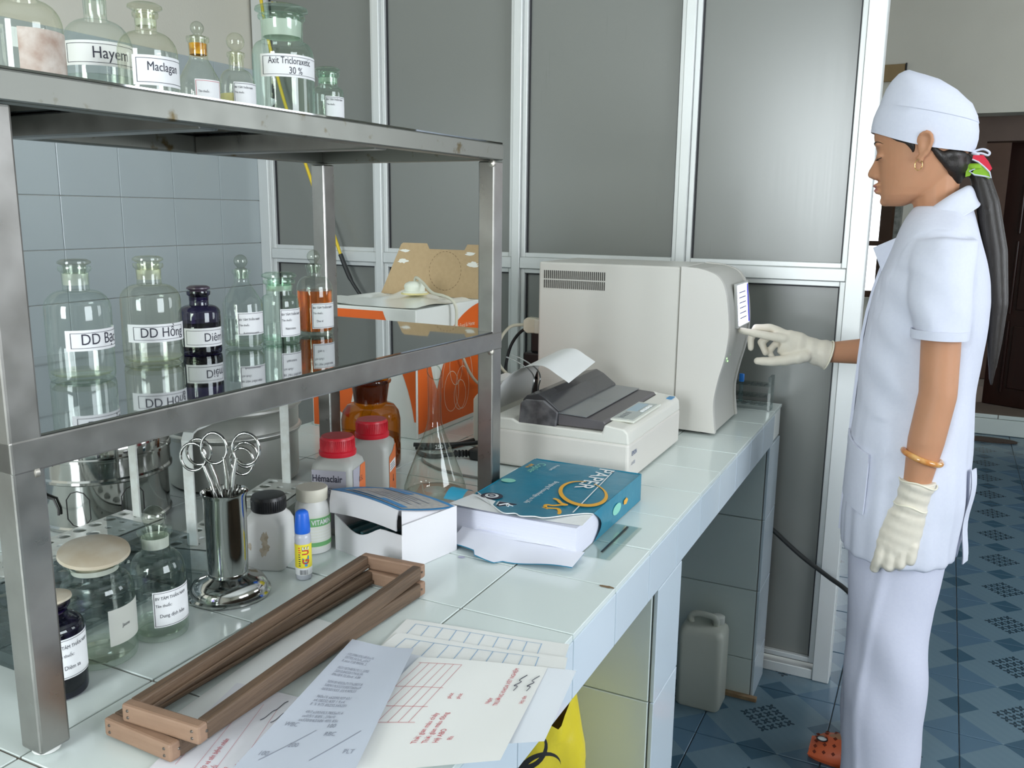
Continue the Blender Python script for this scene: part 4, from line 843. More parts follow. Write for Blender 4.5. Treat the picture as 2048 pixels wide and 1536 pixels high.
# beige sheet feeder standing behind the printer
sf = thing('sheet_feeder', 'beige slanted sheet feeder tray standing behind the printer', 'sheet feeder', (-.842, 1.70, ZC))
MB().prism([(-.06, 0), (.030, 0), (.030, .02), (.012, .070), (-.020, .122), (-.035, .128), (-.06, .10)], -.06, .10, 'y').build('feeder_body', mat('feeder_beige', (.60, .59, .52), .45), sf, bevel=(.006, 2))
MB().prism([(.029, .030), (.0310, .030), (-.014, .114), (-.016, .114)], -.0608, .1008, 'y').build('groove', ink, sf)
MB().box(-.055, -.03, .128, -.018, .09, .134).build('paper_pad', paper, sf)

# ================================================================ blood analyser
an = thing('blood_analyser', 'large beige bench analyser with curved front and lit touch screen', 'analyser', (0, 1.957, ZC))
abody = mat('analyser_beige', (.60, .585, .54), .38, bump=(250, .02)); afront = mat('analyser_front', (.62, .60, .56), .36, bump=(250, .02))
AD = .243
MB().box(-.892, .002, .008, -.538, AD-.002, .385).build('main_case', abody, an, bevel=(.005, 3))
FP = [(-.536, .008), (-.536, .386), (-.500, .3835), (-.476, .378), (-.451, .366), (-.435, .340), (-.425, .292), (-.421, .239), (-.426, .188), (-.438, .136), (-.446, .088), (-.445, .051), (-.439, .006)]
SP = [(a[0], a[2]) for a in spline([(x, 0, z) for x, z in FP[2:]], 5)]
MB().prism(FP[:2]+SP, 0, .016, 'y').build('side_cover', afront, an, smooth=40, bevel=None); MB().prism(FP[:2]+SP, AD-.016, AD, 'y').build('side_cover', afront, an, smooth=40)
IN = [(x-.004 if i > 1 else x, z-(.002 if 0 < i < 4 else 0)) for i, (x, z) in enumerate(FP[:2]+SP)]
MB().prism(IN, .016, AD-.016, 'y').build('front_panel', mat('analyser_panel', (.52, .51, .47), .4), an, smooth=40)
for px, py in ((-.87, .03), (-.87, AD-.03), (-.47, .03), (-.47, AD-.03)): MB().lathe([(.012, 0), (.013, .009)], 16, (px, py, 0)).build('foot', black_pl, an)
g = MB()
for r_ in range(2):
    for k in range(31): g.box(-.878+.0052*k, .0012, .345-.023*r_, -.8755+.0052*k, .0035, .365-.023*r_)
o = g.build('vent_slots', mat('slot_dark', (.05, .045, .04), .7), an); o['kind'] = 'stuff'
fr = MB().prism([(-.4275, .242), (-.4335, .345), (-.4280, .346), (-.4175, .242)], .085, AD-.022, 'y').build('screen_bezel', mat('bezel', (.50, .50, .47), .35), an, bevel=(.001, 1))
MB().add([(-.4166, .095, .247), (-.4166, AD-.034, .247), (-.4266, AD-.034, .341), (-.4266, .095, .341)], [(0, 1, 2, 3)]).build('screen', mat('lit_screen', (.8, .82, .95), .3, emit=((.86, .88, 1.), 2.2)), fr, fix=False)
MB().add([(-.4162, AD-.050, .248), (-.4162, AD-.034, .248), (-.4262, AD-.034, .340), (-.4262, AD-.050, .340)], [(0, 1, 2, 3)]).build('screen_border', mat('screen_blue', (.03, .03, .35), .3, emit=((.03, .03, .4), .8)), fr, fix=False)
for k in range(6): z = .262+.012*k; MB().box(-.4174-.0106*(z-.247)/.1, .105, z, -.4166-.0106*(z-.247)/.1, AD-.065, z+.003).build('screen_text', mat('screen_text', (.2, .2, .4), .5), fr)
led = mat('green_led', (.2, .6, .2), .3, emit=((.4, 1, .3), 1.5))
for y, z in ((.05, .176), (.06, .168), (.08, .182)): MB().lathe([(.0022, 0), (.0018, .0012)], 8).xform(Matrix.Translation((-.4325, y, z)) @ Matrix.Rotation(R(90), 4, 'Y')).build('led', led, an)
MB().box(-.908, .012, .205, -.893, .062, .240).build('socket', mat('socket_beige', (.58, .56, .48), .45), an, bevel=(.002, 1))
pl = MB().prism([(.020, -.018), (.020, .018), (-.010, .020), (-.020, .012), (-.020, -.012), (-.010, -.020)], -.012, .012, 'y'); pl.xform(Matrix.Translation((-.925, .038, .222))); pl.build('data_plug', mat('plug_beige', (.60, .56, .45), .5), an, bevel=(.002, 1))
MB().tube(spline([(-.945, .038, .222), (-.985, .034, .214), (-1.010, .024, .175), (-1.005, .012, .120), (-.965, .0, .088), (-.93, -.02, .06), (-.90, -.05, .02)], 6), .0042, 10).build('data_cable', mat('cable_beige', (.55, .53, .42), .5), an, smooth=60)
ap = thing('power_adapter', 'black power plug and socket block behind the analyser', 'power plug', (-.93, 2.02, ZC))
MB().box(-.022, -.03, 0, .030, .03, .085).build('block', black_pl, ap, bevel=(.004, 2)); MB().box(-.022, -.022, .085, .032, .022, .150).build('block', black_pl, ap, bevel=(.005, 2)); MB().box(-.005, -.012, .150, .025, .012, .205).build('plug', black_pl, ap, bevel=(.004, 2))
MB().tube(spline([(.0, 0, .195), (-.03, 0, .205), (-.065, -.005, .160), (-.075, -.02, .08), (-.06, -.05, .006)], 6), .0042, 8).build('cord', black_pl, ap, smooth=60)
# ================================================================ black cables between carton and printer
cb = mat('black_cable', (.02, .022, .022), .45); cg = mat('grey_cable', (.50, .50, .44), .5)
def cable(name, label, pts, r_, m, z0=0., extra=None, cat='cable'):
    t = thing(name, label, cat, (0, 0, ZC+z0)); MB().tube(spline(pts, 8), r_, 10).build('cord', m, t, smooth=60)
    if extra: extra(t)
    return t
def plug_end(t):
    for k in range(5): MB().lathe([(.0062, -.0014), (.0078, -.0006), (.0078, .0006), (.0062, .0014)], 12).xform(Matrix.Translation((-.871+.0062*k, 1.512+.004*k, .0105)) @ Matrix.Rotation(R(80), 4, 'Y')).build('strain_relief', cb, t, smooth=40)
    MB().box(-.842, 1.514, 0, -.802, 1.540, .024).build('plug_body', cb, t, bevel=(.005, 2))
cable('black_cable', 'thick black power cord looping out from under the orange carton', [(-.98, 1.53, .0055), (-.945, 1.545, .0055), (-.92, 1.57, .0055), (-.90, 1.64, .0055), (-.885, 1.72, .0055), (-.90, 1.80, .0055), (-.94, 1.83, .0055)], .0052, cb)
cable('black_cable', 'black power cord ending in a ribbed plug beside the printer', [(-.955, 1.50, .0052), (-.93, 1.488, .0052), (-.905, 1.49, .0052), (-.885, 1.503, .008), (-.865, 1.513, .0105)], .0048, cb, 0, plug_end)
cable('black_cable', 'black power cord lying highest over the cable tangle', [(-.975, 1.515, .0155), (-.94, 1.53, .0155), (-.90, 1.56, .0155), (-.86, 1.60, .0155), (-.84, 1.65, .0155), (-.828, 1.70, .010)], .0046, cb)
cable('signal_cable', 'thin grey cable curling through the black cords', [(-.93, 1.60, .004), (-.905, 1.545, .004), (-.88, 1.535, .004), (-.86, 1.56, .004), (-.87, 1.605, .004), (-.90, 1.62, .004)], .0036, cg)
cable('signal_cable', 'thin grey cable curving across the tiles towards the far post', [(-.925, 1.47, .003), (-.905, 1.45, .003), (-.86, 1.425, .003), (-.80, 1.41, .003), (-.74, 1.41, .003), (-.70, 1.42, .003)], .0024, mat('dark_grey_cable', (.28, .28, .27), .5))
# small acrylic rack with one blue-capped tube at the bench end
r2 = thing('small_tube_rack', 'small clear acrylic rack with one blue-capped tube beside the analyser', 'tube rack', (-.374, 2.29, ZC))
for x in (-.008, -.190): MB().box(x, 0, 0, x+.008, .045, .090).build('end_panel', acrylic, r2, bevel=(.0006, 1))
for z in (.012, .034, .064): g = MB(); perforated(g, 8, 2, .0225, .0065, -.182, 0, z, z+.004); g.build('perforated_plate', acrylic, r2)
bt_ = thing('sample_tube', 'blood sample tube with bright blue cap standing in the small rack', 'sample tube', (-.4532, 2.3014, ZC+.0165))
MB().lathe([(.002, 0), (.0045, .002), (.0055, .006), (.0055, .056)], 16).build('tube_wall', glass('tube_glass', (.75, .85, .88), (.6, .7, .72)), bt_, smooth=50); MB().lathe([(.0066, .054), (.0068, .056), (.0068, .073), (.006, .0745)], 18).build('cap', mat('bright_blue', (.02, .22, .75), .35), bt_, smooth=40)
# ================================================================ wooden frames
wood = mat('aged_wood', (.165, .105, .065), .55, noise=(7, (.08, .052, .034), .25, (14, 1.2, 14)), bump=(30, .25, (8, .6, 8))); wood_end = mat('end_grain_wood', (.33, .21, .14), .6, noise=(14, (.24, .145, .095), .3, (1, 8, 8)), bump=(40, .2)); nail = mat('nail', (.16, .14, .12), .4, .8)
def wframe(label, loc, rz, Wd, Ln):
    t = thing('wooden_frame', label, 'wooden frame', loc, R(rz), 'wooden trays stacked on the papers'); h, th = .0185, .0125
    for x in (0, Wd-th): MB().box(x, th*.9, 0, x+th, Ln-th*.9, h).build('long_bar', wood, t, bevel=(.002, 2))
    for y in (0, Ln-th): MB().box(0, y, 0, Wd, y+th, h).build('end_bar', wood_end, t, bevel=(.0025, 2))
    for x in (th, Wd-th-.003): MB().box(x, th, .0035, x+.003, Ln-th, .0075).build('ledge', wood, t, bevel=(.0008, 1))
    for x, z in ((.008, .006), (.008, .013), (Wd-.008, .006), (Wd-.008, .013)): MB().lathe([(.0016, 0), (.0012, .0008)], 8).xform(Matrix.Translation((x, -.0001, z)) @ Matrix.Rotation(R(90), 4, 'X')).build('nail', nail, t)
    for y in (.010, Ln-.010): MB().lathe([(.0016, 0), (.0012, .0008)], 8).xform(Matrix.Translation((Wd+.0001, y, .010)) @ Matrix.Rotation(R(90), 4, 'Y')).build('nail', nail, t)
    return t
wframe('lower of two stacked long narrow wooden frames', (-.682, .508, ZC+.0022), -1.9, .091, .418); wframe('upper of two stacked long narrow wooden frames, slightly askew', (-.661, .512, ZC+.0209), 2.5, .095, .418)
# ================================================================ sheets of paper
def quad(a, b, c_, d):
    a, b, c_, d = map(Vector, (a, b, c_, d)); return lambda u, v: (a*(1-u)+b*u)*(1-v)+(d*(1-u)+c_*u)*v
SH = []
def page(label, corners, z, m=None, wave=.001, print_fn=None, lift=None):
    """corners: far-left, far-right, near-right, near-left on the bench"""
    t = thing('paper_sheet', label, 'paper sheet', (0, 0, ZC)); q = quad(*[(x, y, 0) for x, y in corners])
    def f(u, v): p = q(u, v); return (p.x, p.y, z+wave*.5*(1+math.sin(5*u+3*v+z*900))+(lift(u, v) if lift else 0))
    MB().grid(f, 14, 14).build('sheet', m or paper, t, smooth=60, fix=False)
    if print_fn:
        def on(u, v, e=.0005): p = f(u, v); return (p[0], p[1], p[2]+e)
        print_fn(t, on)
    return t
def rule(mb, on, u0, v0, u1, v1, w_=.004):
    n = 8; du, dv = u1-u0, v1-v0; L_ = math.hypot(du, dv); px, py = -dv/L_*w_/2, du/L_*w_/2
    mb.grid(lambda a, b: on(u0+du*a+px*(2*b-1), v0+dv*a+py*(2*b-1)), n, 1)
def txt(mb, on, s, u0, v0, size, au=1., av=1., rot=0):
    """lettering in page coordinates: size = fraction of page width"""
    c_, s_ = math.cos(R(rot)), math.sin(R(rot))
    text_on(mb, s, size, lambda x, y: on(u0+(x*c_+y*s_)*au, v0+(x*s_-y*c_)*av), width=.85)
fake = lambda rr_, n: ''.join(rr_.choice('0123456789.,/%x ') for _ in range(n))
def p_blue(t, on):
    g = MB()
    for k in range(10): rule(g, on, .08+.085*k, .10, .08+.085*k, .95, .004)
    for v in (.10, .95): rule(g, on, .08, v, .85, v, .006)
    g.build('blue_ruling', blue_ink, t, fix=False)
def p_red(t, on):
    g = MB()
    for k in range(6): rule(g, on, .06+.062*k, .06, .02+.062*k, .62, .0028)
    for v in (.06, .30, .48, .62): rule(g, on, .04, v, .37, v, .0028)
    g.build('red_ruling', red_ink, t, fix=False); g = MB()
    for s, u, v, sz in (('Thời gian máu chảy', .47, .80, .044), ('Thời gian máu đông', .53, .80, .044), ('Hệ ABO', .59, .80, .044), ('Rh', .66, .78, .040), ('TRƯỞNG KHOA XÉT NGHIỆM', .80, .46, .040), ('Ngày', .74, .44, .038), ('Họ tên', .96, .44, .040), ('phút', .47, .40, .038), ('phút', .53, .40, .038)): txt(g, on, s, u, v, sz*1.05, 1., .85, -90)
    g.build('red_print', red_ink, t, fix=False); g = MB()
    for s_ in (0, .09): g.tube(spline([tuple(Vector(on(u, v, .001))) for u, v in ((.85+s_, .30), (.86+s_, .25), (.835+s_, .245), (.87+s_, .20), (.85+s_, .18), (.885+s_, .12))], 5), .0004, 4)
    g.build('signature', ink, t)
def p_receipt(t, on):
    g = MB(); rr_ = random.Random(2)
    for k in range(5):
        for r_ in range(3): txt(g, on, fake(rr_, 22), .12+.02*k, .14+.12*k+.030*r_, .055, .85, .55)
    for s, u, v in (('WBC', .10, .72), ('RBC', .55, .78), ('100', .10, .92), ('200', .30, .86), ('PLT', .82, .90), ('100', .52, .72)): txt(g, on, s, u, v, .07, 1, .6, 0)
    for u in (.15, .58): rule(g, on, u, .95, u+.30, .74, .006)
    g.build('black_print', grey_ink, t, fix=False)
def p_pink(t, on):
    g = MB(); rr_ = random.Random(4)
    for k in range(6): rule(g, on, .1+.12*k, .15, .1+.12*k+.02, .8, .002)
    for s, u, v in (('Họ và tên bệnh nhân', .30, .80), ('Tuổi', .36, .80), ('Nam', .42, .80), ('Chẩn đoán', .48, .80), ('1.Tế bào máu ngoại vi', .66, .80)): txt(g, on, s, u, v, .046, 1, .85, -90)
    g.build('red_print', red_ink, t, fix=False); g = MB()
    for k in range(3): g.tube(spline([tuple(Vector(on(.40+.08*k+.02*j, .30-.05*j+(.02 if j % 2 else 0), .001))) for j in range(6)], 4), .0004, 4)
    g.build('handwriting', ink, t)
pap_b = mat('paper_cool', (.72, .75, .79), .75); pap_y = mat('paper_warm', (.78, .78, .75), .75)
page('sheet lying inside the wooden frames', [(-.668, .80), (-.628, .80), (-.590, .535), (-.652, .56)], .0004, paper, .0008)
page('blue-ruled form at the back of the paper pile', [(-.560, .850), (-.355, .885), (-.333, .800), (-.545, .745)], .0006, pap_y, .0014, p_blue)
page('second blue-ruled form overhanging the bench edge', [(-.548, .812), (-.343, .850), (-.318, .770), (-.545, .690)], .0024, pap_y, .0014, p_blue)
page('form with faint red printing under the wooden frames', [(-.640, .640), (-.500, .655), (-.430, .500), (-.600, .470)], .0005, mat('paper_pinkish', (.72, .72, .76), .75), .0008, p_pink)
page('blank sheet sticking out beyond the bench edge', [(-.46, .78), (-.322, .825), (-.300, .690), (-.440, .60)], .0045, pap_b, .0015)
page('signed laboratory form with red table on top of the pile', [(-.490, .768), (-.352, .815), (-.322, .640), (-.470, .540)], .0066, pap_y, .0015, p_red)
page('grey-blue analyser printout with black figures on top of the pile', [(-.578, .762), (-.497, .768), (-.425, .560), (-.530, .520)], .0088, mat('thermal_paper', (.56, .60, .68), .6), .0018, p_receipt, lambda u, v: .006*u*u)
page('sheet near the frames tucked under the printout', [(-.55, .77), (-.465, .775), (-.43, .70), (-.53, .68)], .0045, pap_b, .001)
# ================================================================ person
def sphere(mb, c_, r_, n=14, m=9):
    rx, ry, rz_ = r_ if isinstance(r_, (tuple, list)) else (r_, r_, r_)
    rings = []
    for j in range(1, m):
        a = math.pi*j/m; rings.append([(c_[0]+rx*math.sin(a)*math.cos(2*math.pi*i/n), c_[1]+ry*math.sin(a)*math.sin(2*math.pi*i/n), c_[2]-rz_*math.cos(a)) for i in range(n)])
    k = len(mb.v); mb.loft(rings, None, True, True)
def limb(mb, pts, rad, n=14):
    """tapered round limb through the joints, with round ends"""
    P = [Vector(p) for p in pts]
    for a, b, ra_, rb_ in zip(P, P[1:], rad, rad[1:]): mb.tube([tuple(a), tuple(b)], [ra_, rb_], n)
    for p, r_ in zip(P, rad): sphere(mb, p, r_*1.0, n, 8)
def fused(name, mb, m, voxel, smooth=6, parent=None, label=None, fn=None, factor=.5):
    """melts the overlapping shapes into one continuous skin"""
    me = mb.mesh(name, m); o = bpy.data.objects.new(name+'_tmp', me); col.objects.link(o)
    md = o.modifiers.new('r', 'REMESH'); md.mode = 'VOXEL'; md.voxel_size = voxel
    if smooth: s_ = o.modifiers.new('s', 'SMOOTH'); s_.factor = factor; s_.iterations = smooth
    dg = bpy.context.evaluated_depsgraph_get(); me2 = bpy.data.meshes.new_from_object(o.evaluated_get(dg)); bpy.data.objects.remove(o); bpy.data.meshes.remove(me)
    me2.name = name
    if not me2.materials: me2.materials.append(m)
    if fn:
        nr = [v.normal.copy() for v in me2.vertices]
        for v, nn in zip(me2.vertices, nr): v.co = v.co+nn*fn(v.co)
    me2.polygons.foreach_set('use_smooth', [True]*len(me2.polygons)); me2.update()
    return put(name, me2, parent, label)
skin = mat('skin', (.52, .255, .145), .5, noise=(25, (.47, .24, .135), .3), spec=.35, sss=.12)
cloth = mat('white_cotton', (.64, .66, .75), .85, noise=(160, (.61, .63, .73), .3), bump=(24, .16), spec=.2)
latex = mat('latex_glove', (.72, .67, .57), .5, noise=(60, (.68, .62, .52), .3), bump=(50, .10), spec=.4)
hair_m = mat('black_hair', (.012, .009, .008), .38, noise=(30, (.02, .015, .012), .3, (12, 12, 1)), bump=(60, .3, (20, 20, .5)))
YC = 2.03
# ---- body: head, neck, trunk, arms, legs, feet in one skin
B = MB(); rows = []
for z, xf, xb, hw, pw in [(1.3235, -.120, -.092, .015, 2.2), (1.328, -.128, -.080, .024, 2.3), (1.337, -.1335, -.062, .036, 2.3), (1.347, -.1355, -.040, .046, 2.3), (1.362, -.1375, -.018, .053, 2.3), (1.378, -.1395, -.004, .058, 2.3), (1.398, -.1430, .008, .063, 2.3), (1.415, -.1450, .016, .066, 2.3), (1.430, -.1480, .022, .068, 2.3), (1.445, -.1535, .026, .070, 2.25), (1.462, -.1580, .028, .072, 2.2), (1.485, -.1590, .027, .073, 2.1), (1.510, -.150, .020, .070, 2.), (1.535, -.130, .002, .058, 2.), (1.552, -.10, -.03, .034, 2.)]:
    rows.append(ell((xf+xb)/2, YC, z, (xb-xf)/2, hw, 36, pw))
B.loft(rows)
limb(B, [(-.032, YC, 1.385), (-.030, YC, 1.34), (-.020, YC, 1.285), (-.012, YC, 1.24)], [.045, .043, .046, .055])
# nose, lips, chin, brows, lids, cheek
nz = []
for z, x, hw, d in [(1.437, -.1500, .0075, .012), (1.425, -.1510, .0085, .014), (1.410, -.1565, .0095, .016), (1.398, -.1625, .0120, .020), (1.390, -.1655, .0145, .024), (1.3835, -.1630, .0150, .022), (1.377, -.1490, .0120, .014)]: nz.append([(x+d+d*math.cos(t), YC+hw*math.sin(t), z) for t in [2*math.pi*k/16 for k in range(16)]])
B.loft(nz)
for s_ in (-1, 1):
    sphere(B, (-.1465, YC+s_*.0105, 1.3845), (.008, .0065, .0062)); sphere(B, (-.1390, YC+s_*.0300, 1.4245), (.0105, .0150, .0085)); sphere(B, (-.1455, YC+s_*.027, 1.4470), (.0085, .018, .0055))
sphere(B, (-.1420, YC, 1.3665), (.0090, .0200, .0055)); sphere(B, (-.1400, YC, 1.3535), (.0085, .0175, .0060)); sphere(B, (-.1240, YC, 1.3340), (.0125, .0170, .0115))
for s_ in (-1, 1):                                                     # ears
    ey = YC+s_*.0735
    P = spline([(-.072, ey, 1.448), (-.066, ey+s_*.006, 1.462), (-.054, ey+s_*.011, 1.466), (-.046, ey+s_*.013, 1.455), (-.048, ey+s_*.011, 1.438), (-.056, ey+s_*.007, 1.424), (-.064, ey+s_*.003, 1.415), (-.069, ey+s_*.001, 1.420)], 4)
    B.tube(P, .0042, 8); sphere(B, (-.0580, ey+s_*.0040, 1.441), (.0135, .0062, .024)); sphere(B, (-.063, ey+s_*.002, 1.4135), (.0065, .0045, .0075))
# trunk, arms, legs, feet
for z, r_ in ((1.19, (.075, .125, .08)), (1.08, (.085, .130, .12)), (.92, (.085, .130, .12)), (.74, (.095, .150, .13))): sphere(B, (-.025, YC, z), r_, 20, 12)
limb(B, [(.0, 1.900, 1.215), (.006, 1.860, 1.10), (.012, 1.852, .965), (.000, 1.848, .870), (-.012, 1.846, .752)], [.036, .036, .0345, .0335, .0225], 40)
limb(B, [(.0, 2.160, 1.215), (-.005, 2.210, 1.12), (-.02, 2.225, 1.00), (-.12, 2.172, .996), (-.245, 2.1155, .9895)], [.036, .036, .034, .033, .0215], 40)
for yy, xx in ((1.945, -.005), (2.085, -.045)):
    limb(B, [(xx, yy, .70), (xx-.005, yy, .42), (xx+.01, yy, .09)], [.075, .052, .034]); limb(B, [(xx+.02, yy, .055), (xx-.06, yy, .040), (xx-.115, yy, .028)], [.028, .024, .016])
person = fused('person', B, skin, .0030, 3)
tag(person, 'woman in white medical tunic, cap and latex gloves touching the analyser screen', 'person')
# ---- lids, brows, lips
g = MB()
for s_ in (-1, 1): g.tube(spline([(-.1405, YC+s_*.0140, 1.4195), (-.1485, YC+s_*.022, 1.4165), (-.1470, YC+s_*.034, 1.4170), (-.1375, YC+s_*.044, 1.4205)], 5), [.0009]*16, 6)
g.build('eyelashes', hair_m, person, smooth=60)
g = MB()
for s_ in (-1, 1): g.tube(spline([(-.1535, YC+s_*.012, 1.4475), (-.1540, YC+s_*.024, 1.4515), (-.1475, YC+s_*.038, 1.4525), (-.1360, YC+s_*.049, 1.4480)], 5), [.0016]*10+[.0014, .0012, .001, .0008, .0006, .0004], 6, flat=.6)
g.build('eyebrows', hair_m, person, smooth=60)
lipm = mat('lips', (.42, .17, .14), .4)
g = MB(); sphere(g, (-.1435, YC, 1.3655), (.0090, .0180, .0046)); sphere(g, (-.1415, YC, 1.3555), (.0085, .0155, .0050)); fused('lips', g, lipm, .0016, 3, person)
g = MB(); P = [(-.0655-.0068*math.sin(a), YC-.0785, 1.4035+.0105*math.cos(a)) for a in [2*math.pi*k/24 for k in range(24)]]; g.tube(P, .0009, 6, closed=True); g.build('hoop_earring', mat('gold', (.85, .58, .22), .2, 1), person, smooth=60)
# ---- hair
H = MB()
sphere(H, (-.040, YC, 1.475), (.066, .0730, .040), 24, 14); sphere(H, (-.016, YC, 1.424), (.038, .0660, .024), 24, 14); sphere(H, (-.002, YC, 1.406), (.027, .0540, .032), 20, 12); sphere(H, (.002, YC, 1.388), (.016, .036, .026), 16, 10); sphere(H, (.014, YC, 1.402), (.018, .026, .020), 16, 10)
for s_ in (-1, 1):
    limb(H, [(-.124, YC+s_*.052, 1.462), (-.106, YC+s_*.060, 1.458), (-.090, YC+s_*.0635, 1.454), (-.080, YC+s_*.0660, 1.442), (-.077, YC+s_*.067, 1.428)], [.006, .0095, .0100, .0075, .003]); limb(H, [(-.044, YC+s_*.066, 1.438), (-.028, YC+s_*.062, 1.422), (-.010, YC+s_*.050, 1.402), (.002, YC+s_*.035, 1.388)], [.006, .009, .009, .006])
limb(H, [(.020, YC, 1.408), (.044, YC, 1.392), (.066, YC, 1.330), (.088, YC, 1.235), (.104, YC-.004, 1.130), (.107, YC-.008, 1.04), (.109, YC-.01, .965)], [.018, .018, .022, .024, .020, .013, .004], 14)
fused('hair', H, hair_m, .004, 4, person)
# ---- cap
caps = []
def slant(f, b, hw, n=36, p=2.15):
    out = []
    for i in range(n):
        a = 2*math.pi*i/n; c_, s_ = math.cos(a), math.sin(a); t = .5+.5*math.copysign(abs(c_)**(2/p), c_)
        out.append((f[0]+(b[0]-f[0])*t, YC+hw*math.copysign(abs(s_)**(2/p), s_), f[1]+(b[1]-f[1])*t-.010*math.sin(math.pi*t)*(1 if f[1] < 1.48 else 0)))
    return out
CP = [((-.1655, 1.4745), (.0300, 1.4300), .0770), ((-.1650, 1.487), (.0345, 1.441), .0790), ((-.1630, 1.502), (.0370, 1.456), .0805), ((-.1580, 1.517), (.0365, 1.472), .0810), ((-.1535, 1.528), (.0340, 1.486), .0805), ((-.1530, 1.5295), (.0350, 1.4875), .0820), ((-.1490, 1.541), (.0310, 1.502), .0815), ((-.1420, 1.560), (.0200, 1.524), .0770), ((-.1330, 1.578), (-.0020, 1.546), .0670), ((-.1230, 1.591), (-.035, 1.567), .0480), ((-.1130, 1.5965), (-.0700, 1.582), .0220), ((-.105, 1.5975), (-.085, 1.588), .008)]
g = MB(); g.loft([slant(*q) for q in CP], cap0=False)
g.v = [(x+.0018*math.sin(60*z+40*y)*(z > 1.53), y+.0025*math.sin(70*x+55*z)*(z > 1.53), z+.003*math.sin(45*x+30*y)*(z > 1.535)) for x, y, z in g.v]
cap = g.build('cap', cloth, person, smooth=40)
g = MB(); g.tube(spline([(.030, YC-.01, 1.432), (.046, YC-.012, 1.436), (.058, YC-.012, 1.430), (.056, YC-.012, 1.424), (.044, YC-.012, 1.428), (.032, YC-.01, 1.428)], 5), .0022, 8); g.tube([(.028, YC-.01, 1.430), (.040, YC-.014, 1.424)], .004, 8); g.build('tie_knot', cloth, cap, smooth=60)
# ---- ribbon on the ponytail
def petal(name, P, m, th=.0012):
    g = MB(); g.prism(P, YC-.022, YC-.022+th*2, 'y'); g.build(name, m, rib)
rib = put('hair_ribbon', MB().lathe([(.0225, -.006), (.0255, -.003), (.0255, .003), (.0225, .006)], 20, (.036, YC, 1.402)).mesh('hair_ribbon', mat('green_cloth', (.22, .42, .02), .7), 40), person)
petal('red_petal', [(.030, 1.424), (.048, 1.424), (.058, 1.412), (.066, 1.398), (.062, 1.392), (.052, 1.402), (.040, 1.412), (.029, 1.416)], mat('red_cloth', (.62, .02, .05), .7))
petal('green_petal', [(.026, 1.393), (.040, 1.399), (.054, 1.402), (.066, 1.380), (.062, 1.378), (.050, 1.384), (.036, 1.386)], mat('green_cloth', (.22, .42, .02), .7)); petal('green_petal', [(.020, 1.404), (.032, 1.408), (.036, 1.398), (.028, 1.384), (.020, 1.382)], mat('green_cloth', (.22, .42, .02), .7))
g = MB(); g.tube([(x, YC-.0225, z) for x, z in [(.029, 1.416), (.040, 1.411), (.052, 1.401), (.062, 1.391), (.066, 1.380), (.055, 1.383), (.036, 1.386), (.026, 1.393), (.040, 1.400)]], .0017, 6); g.build('white_piping', cloth, rib, smooth=60)
# ---- tunic
TZ = [(.598, -.153, .084, .196), (.66, -.153, .090, .196), (.73, -.151, .094, .194), (.80, -.150, .092, .188), (.87, -.149, .087, .180), (.95, -.146, .085, .170), (1.03, -.144, .088, .166), (1.08, -.140, .094, .168), (1.13, -.133, .093, .170), (1.18, -.122, .085, .170), (1.22, -.110, .075, .165), (1.255, -.098, .064, .150), (1.285, -.088, .055, .122), (1.308, -.078, .047, .090), (1.325, -.068, .040, .066)]
def tunic_at(z):
    return tuple(lerp([(q[0], q[i]) for q in TZ], z) for i in (1, 2, 3))
def tpt(a, z, e=0.):
    xf, xb, hw = tunic_at(z); c_, s_ = math.cos(a), math.sin(a); p = 2.5
    return ((xf+xb)/2+((xb-xf)/2+e)*math.copysign(abs(c_)**(2/p), c_), YC+(hw+e)*math.copysign(abs(s_)**(2/p), s_), z)
g = MB(); zz = [.598+k*(1.325-.598)/34 for k in range(35)]
g.loft([[tpt(2*math.pi*i/48, z) for i in range(48)] for z in zz])
for s_ in (-1, 1):                                                    # short sleeves
    if s_ < 0: ax = [((-.004, 1.915, 1.262), .058, .050), ((-.004, 1.885, 1.225), .060, .052), ((-.002, 1.868, 1.18), .058, .050), ((.001, 1.858, 1.13), .054, .049), ((.004, 1.852, 1.082), .050, .047)]
    else: ax = [((-.004, 2.145, 1.262), .058, .050), ((-.004, 2.175, 1.225), .060, .052), ((-.006, 2.20, 1.18), .056, .050), ((-.008, 2.215, 1.13), .052, .047), ((-.010, 2.225, 1.09), .050, .046)]
    g.loft([ell(c_[0], c_[1], c_[2], rx, ry, 28) for c_, rx, ry in ax])
def folds(c_):
    x, y, z = c_; f = 0.
    low = max(0, min(1, (.95-z)/.3)); f += .0020*low*math.sin(55*math.atan2(y-YC, x+.03)*.45+3*z)
    if .9 < z < 1.2 and y < 1.93: f += .0028*math.sin(70*(z+.8*x))*math.exp(-((x+.07)/.06)**2)
    if z > 1.05 and y < 1.90: f += .0016*math.sin(90*(x*.9+z*.35))
    f += .0012*math.sin(38*z+22*x+15*y); return f
tunic = fused('tunic', g, cloth, .0058, 5, person, fn=folds)
def hem(c_, rx, ry, z, name, par):
    MB().loft([ell(c_[0], c_[1], z+.0, rx, ry, 32), ell(c_[0], c_[1], z+.017, rx*1.02, ry*1.02, 32), ell(c_[0], c_[1], z+.017, rx*.97, ry*.97, 32), ell(c_[0], c_[1], z, rx*.95, ry*.95, 32)], None, False, False).build(name, cloth, par, smooth=40)
hem((.004, 1.852), .0515, .0485, 1.0735, 'sleeve_hem', tunic)
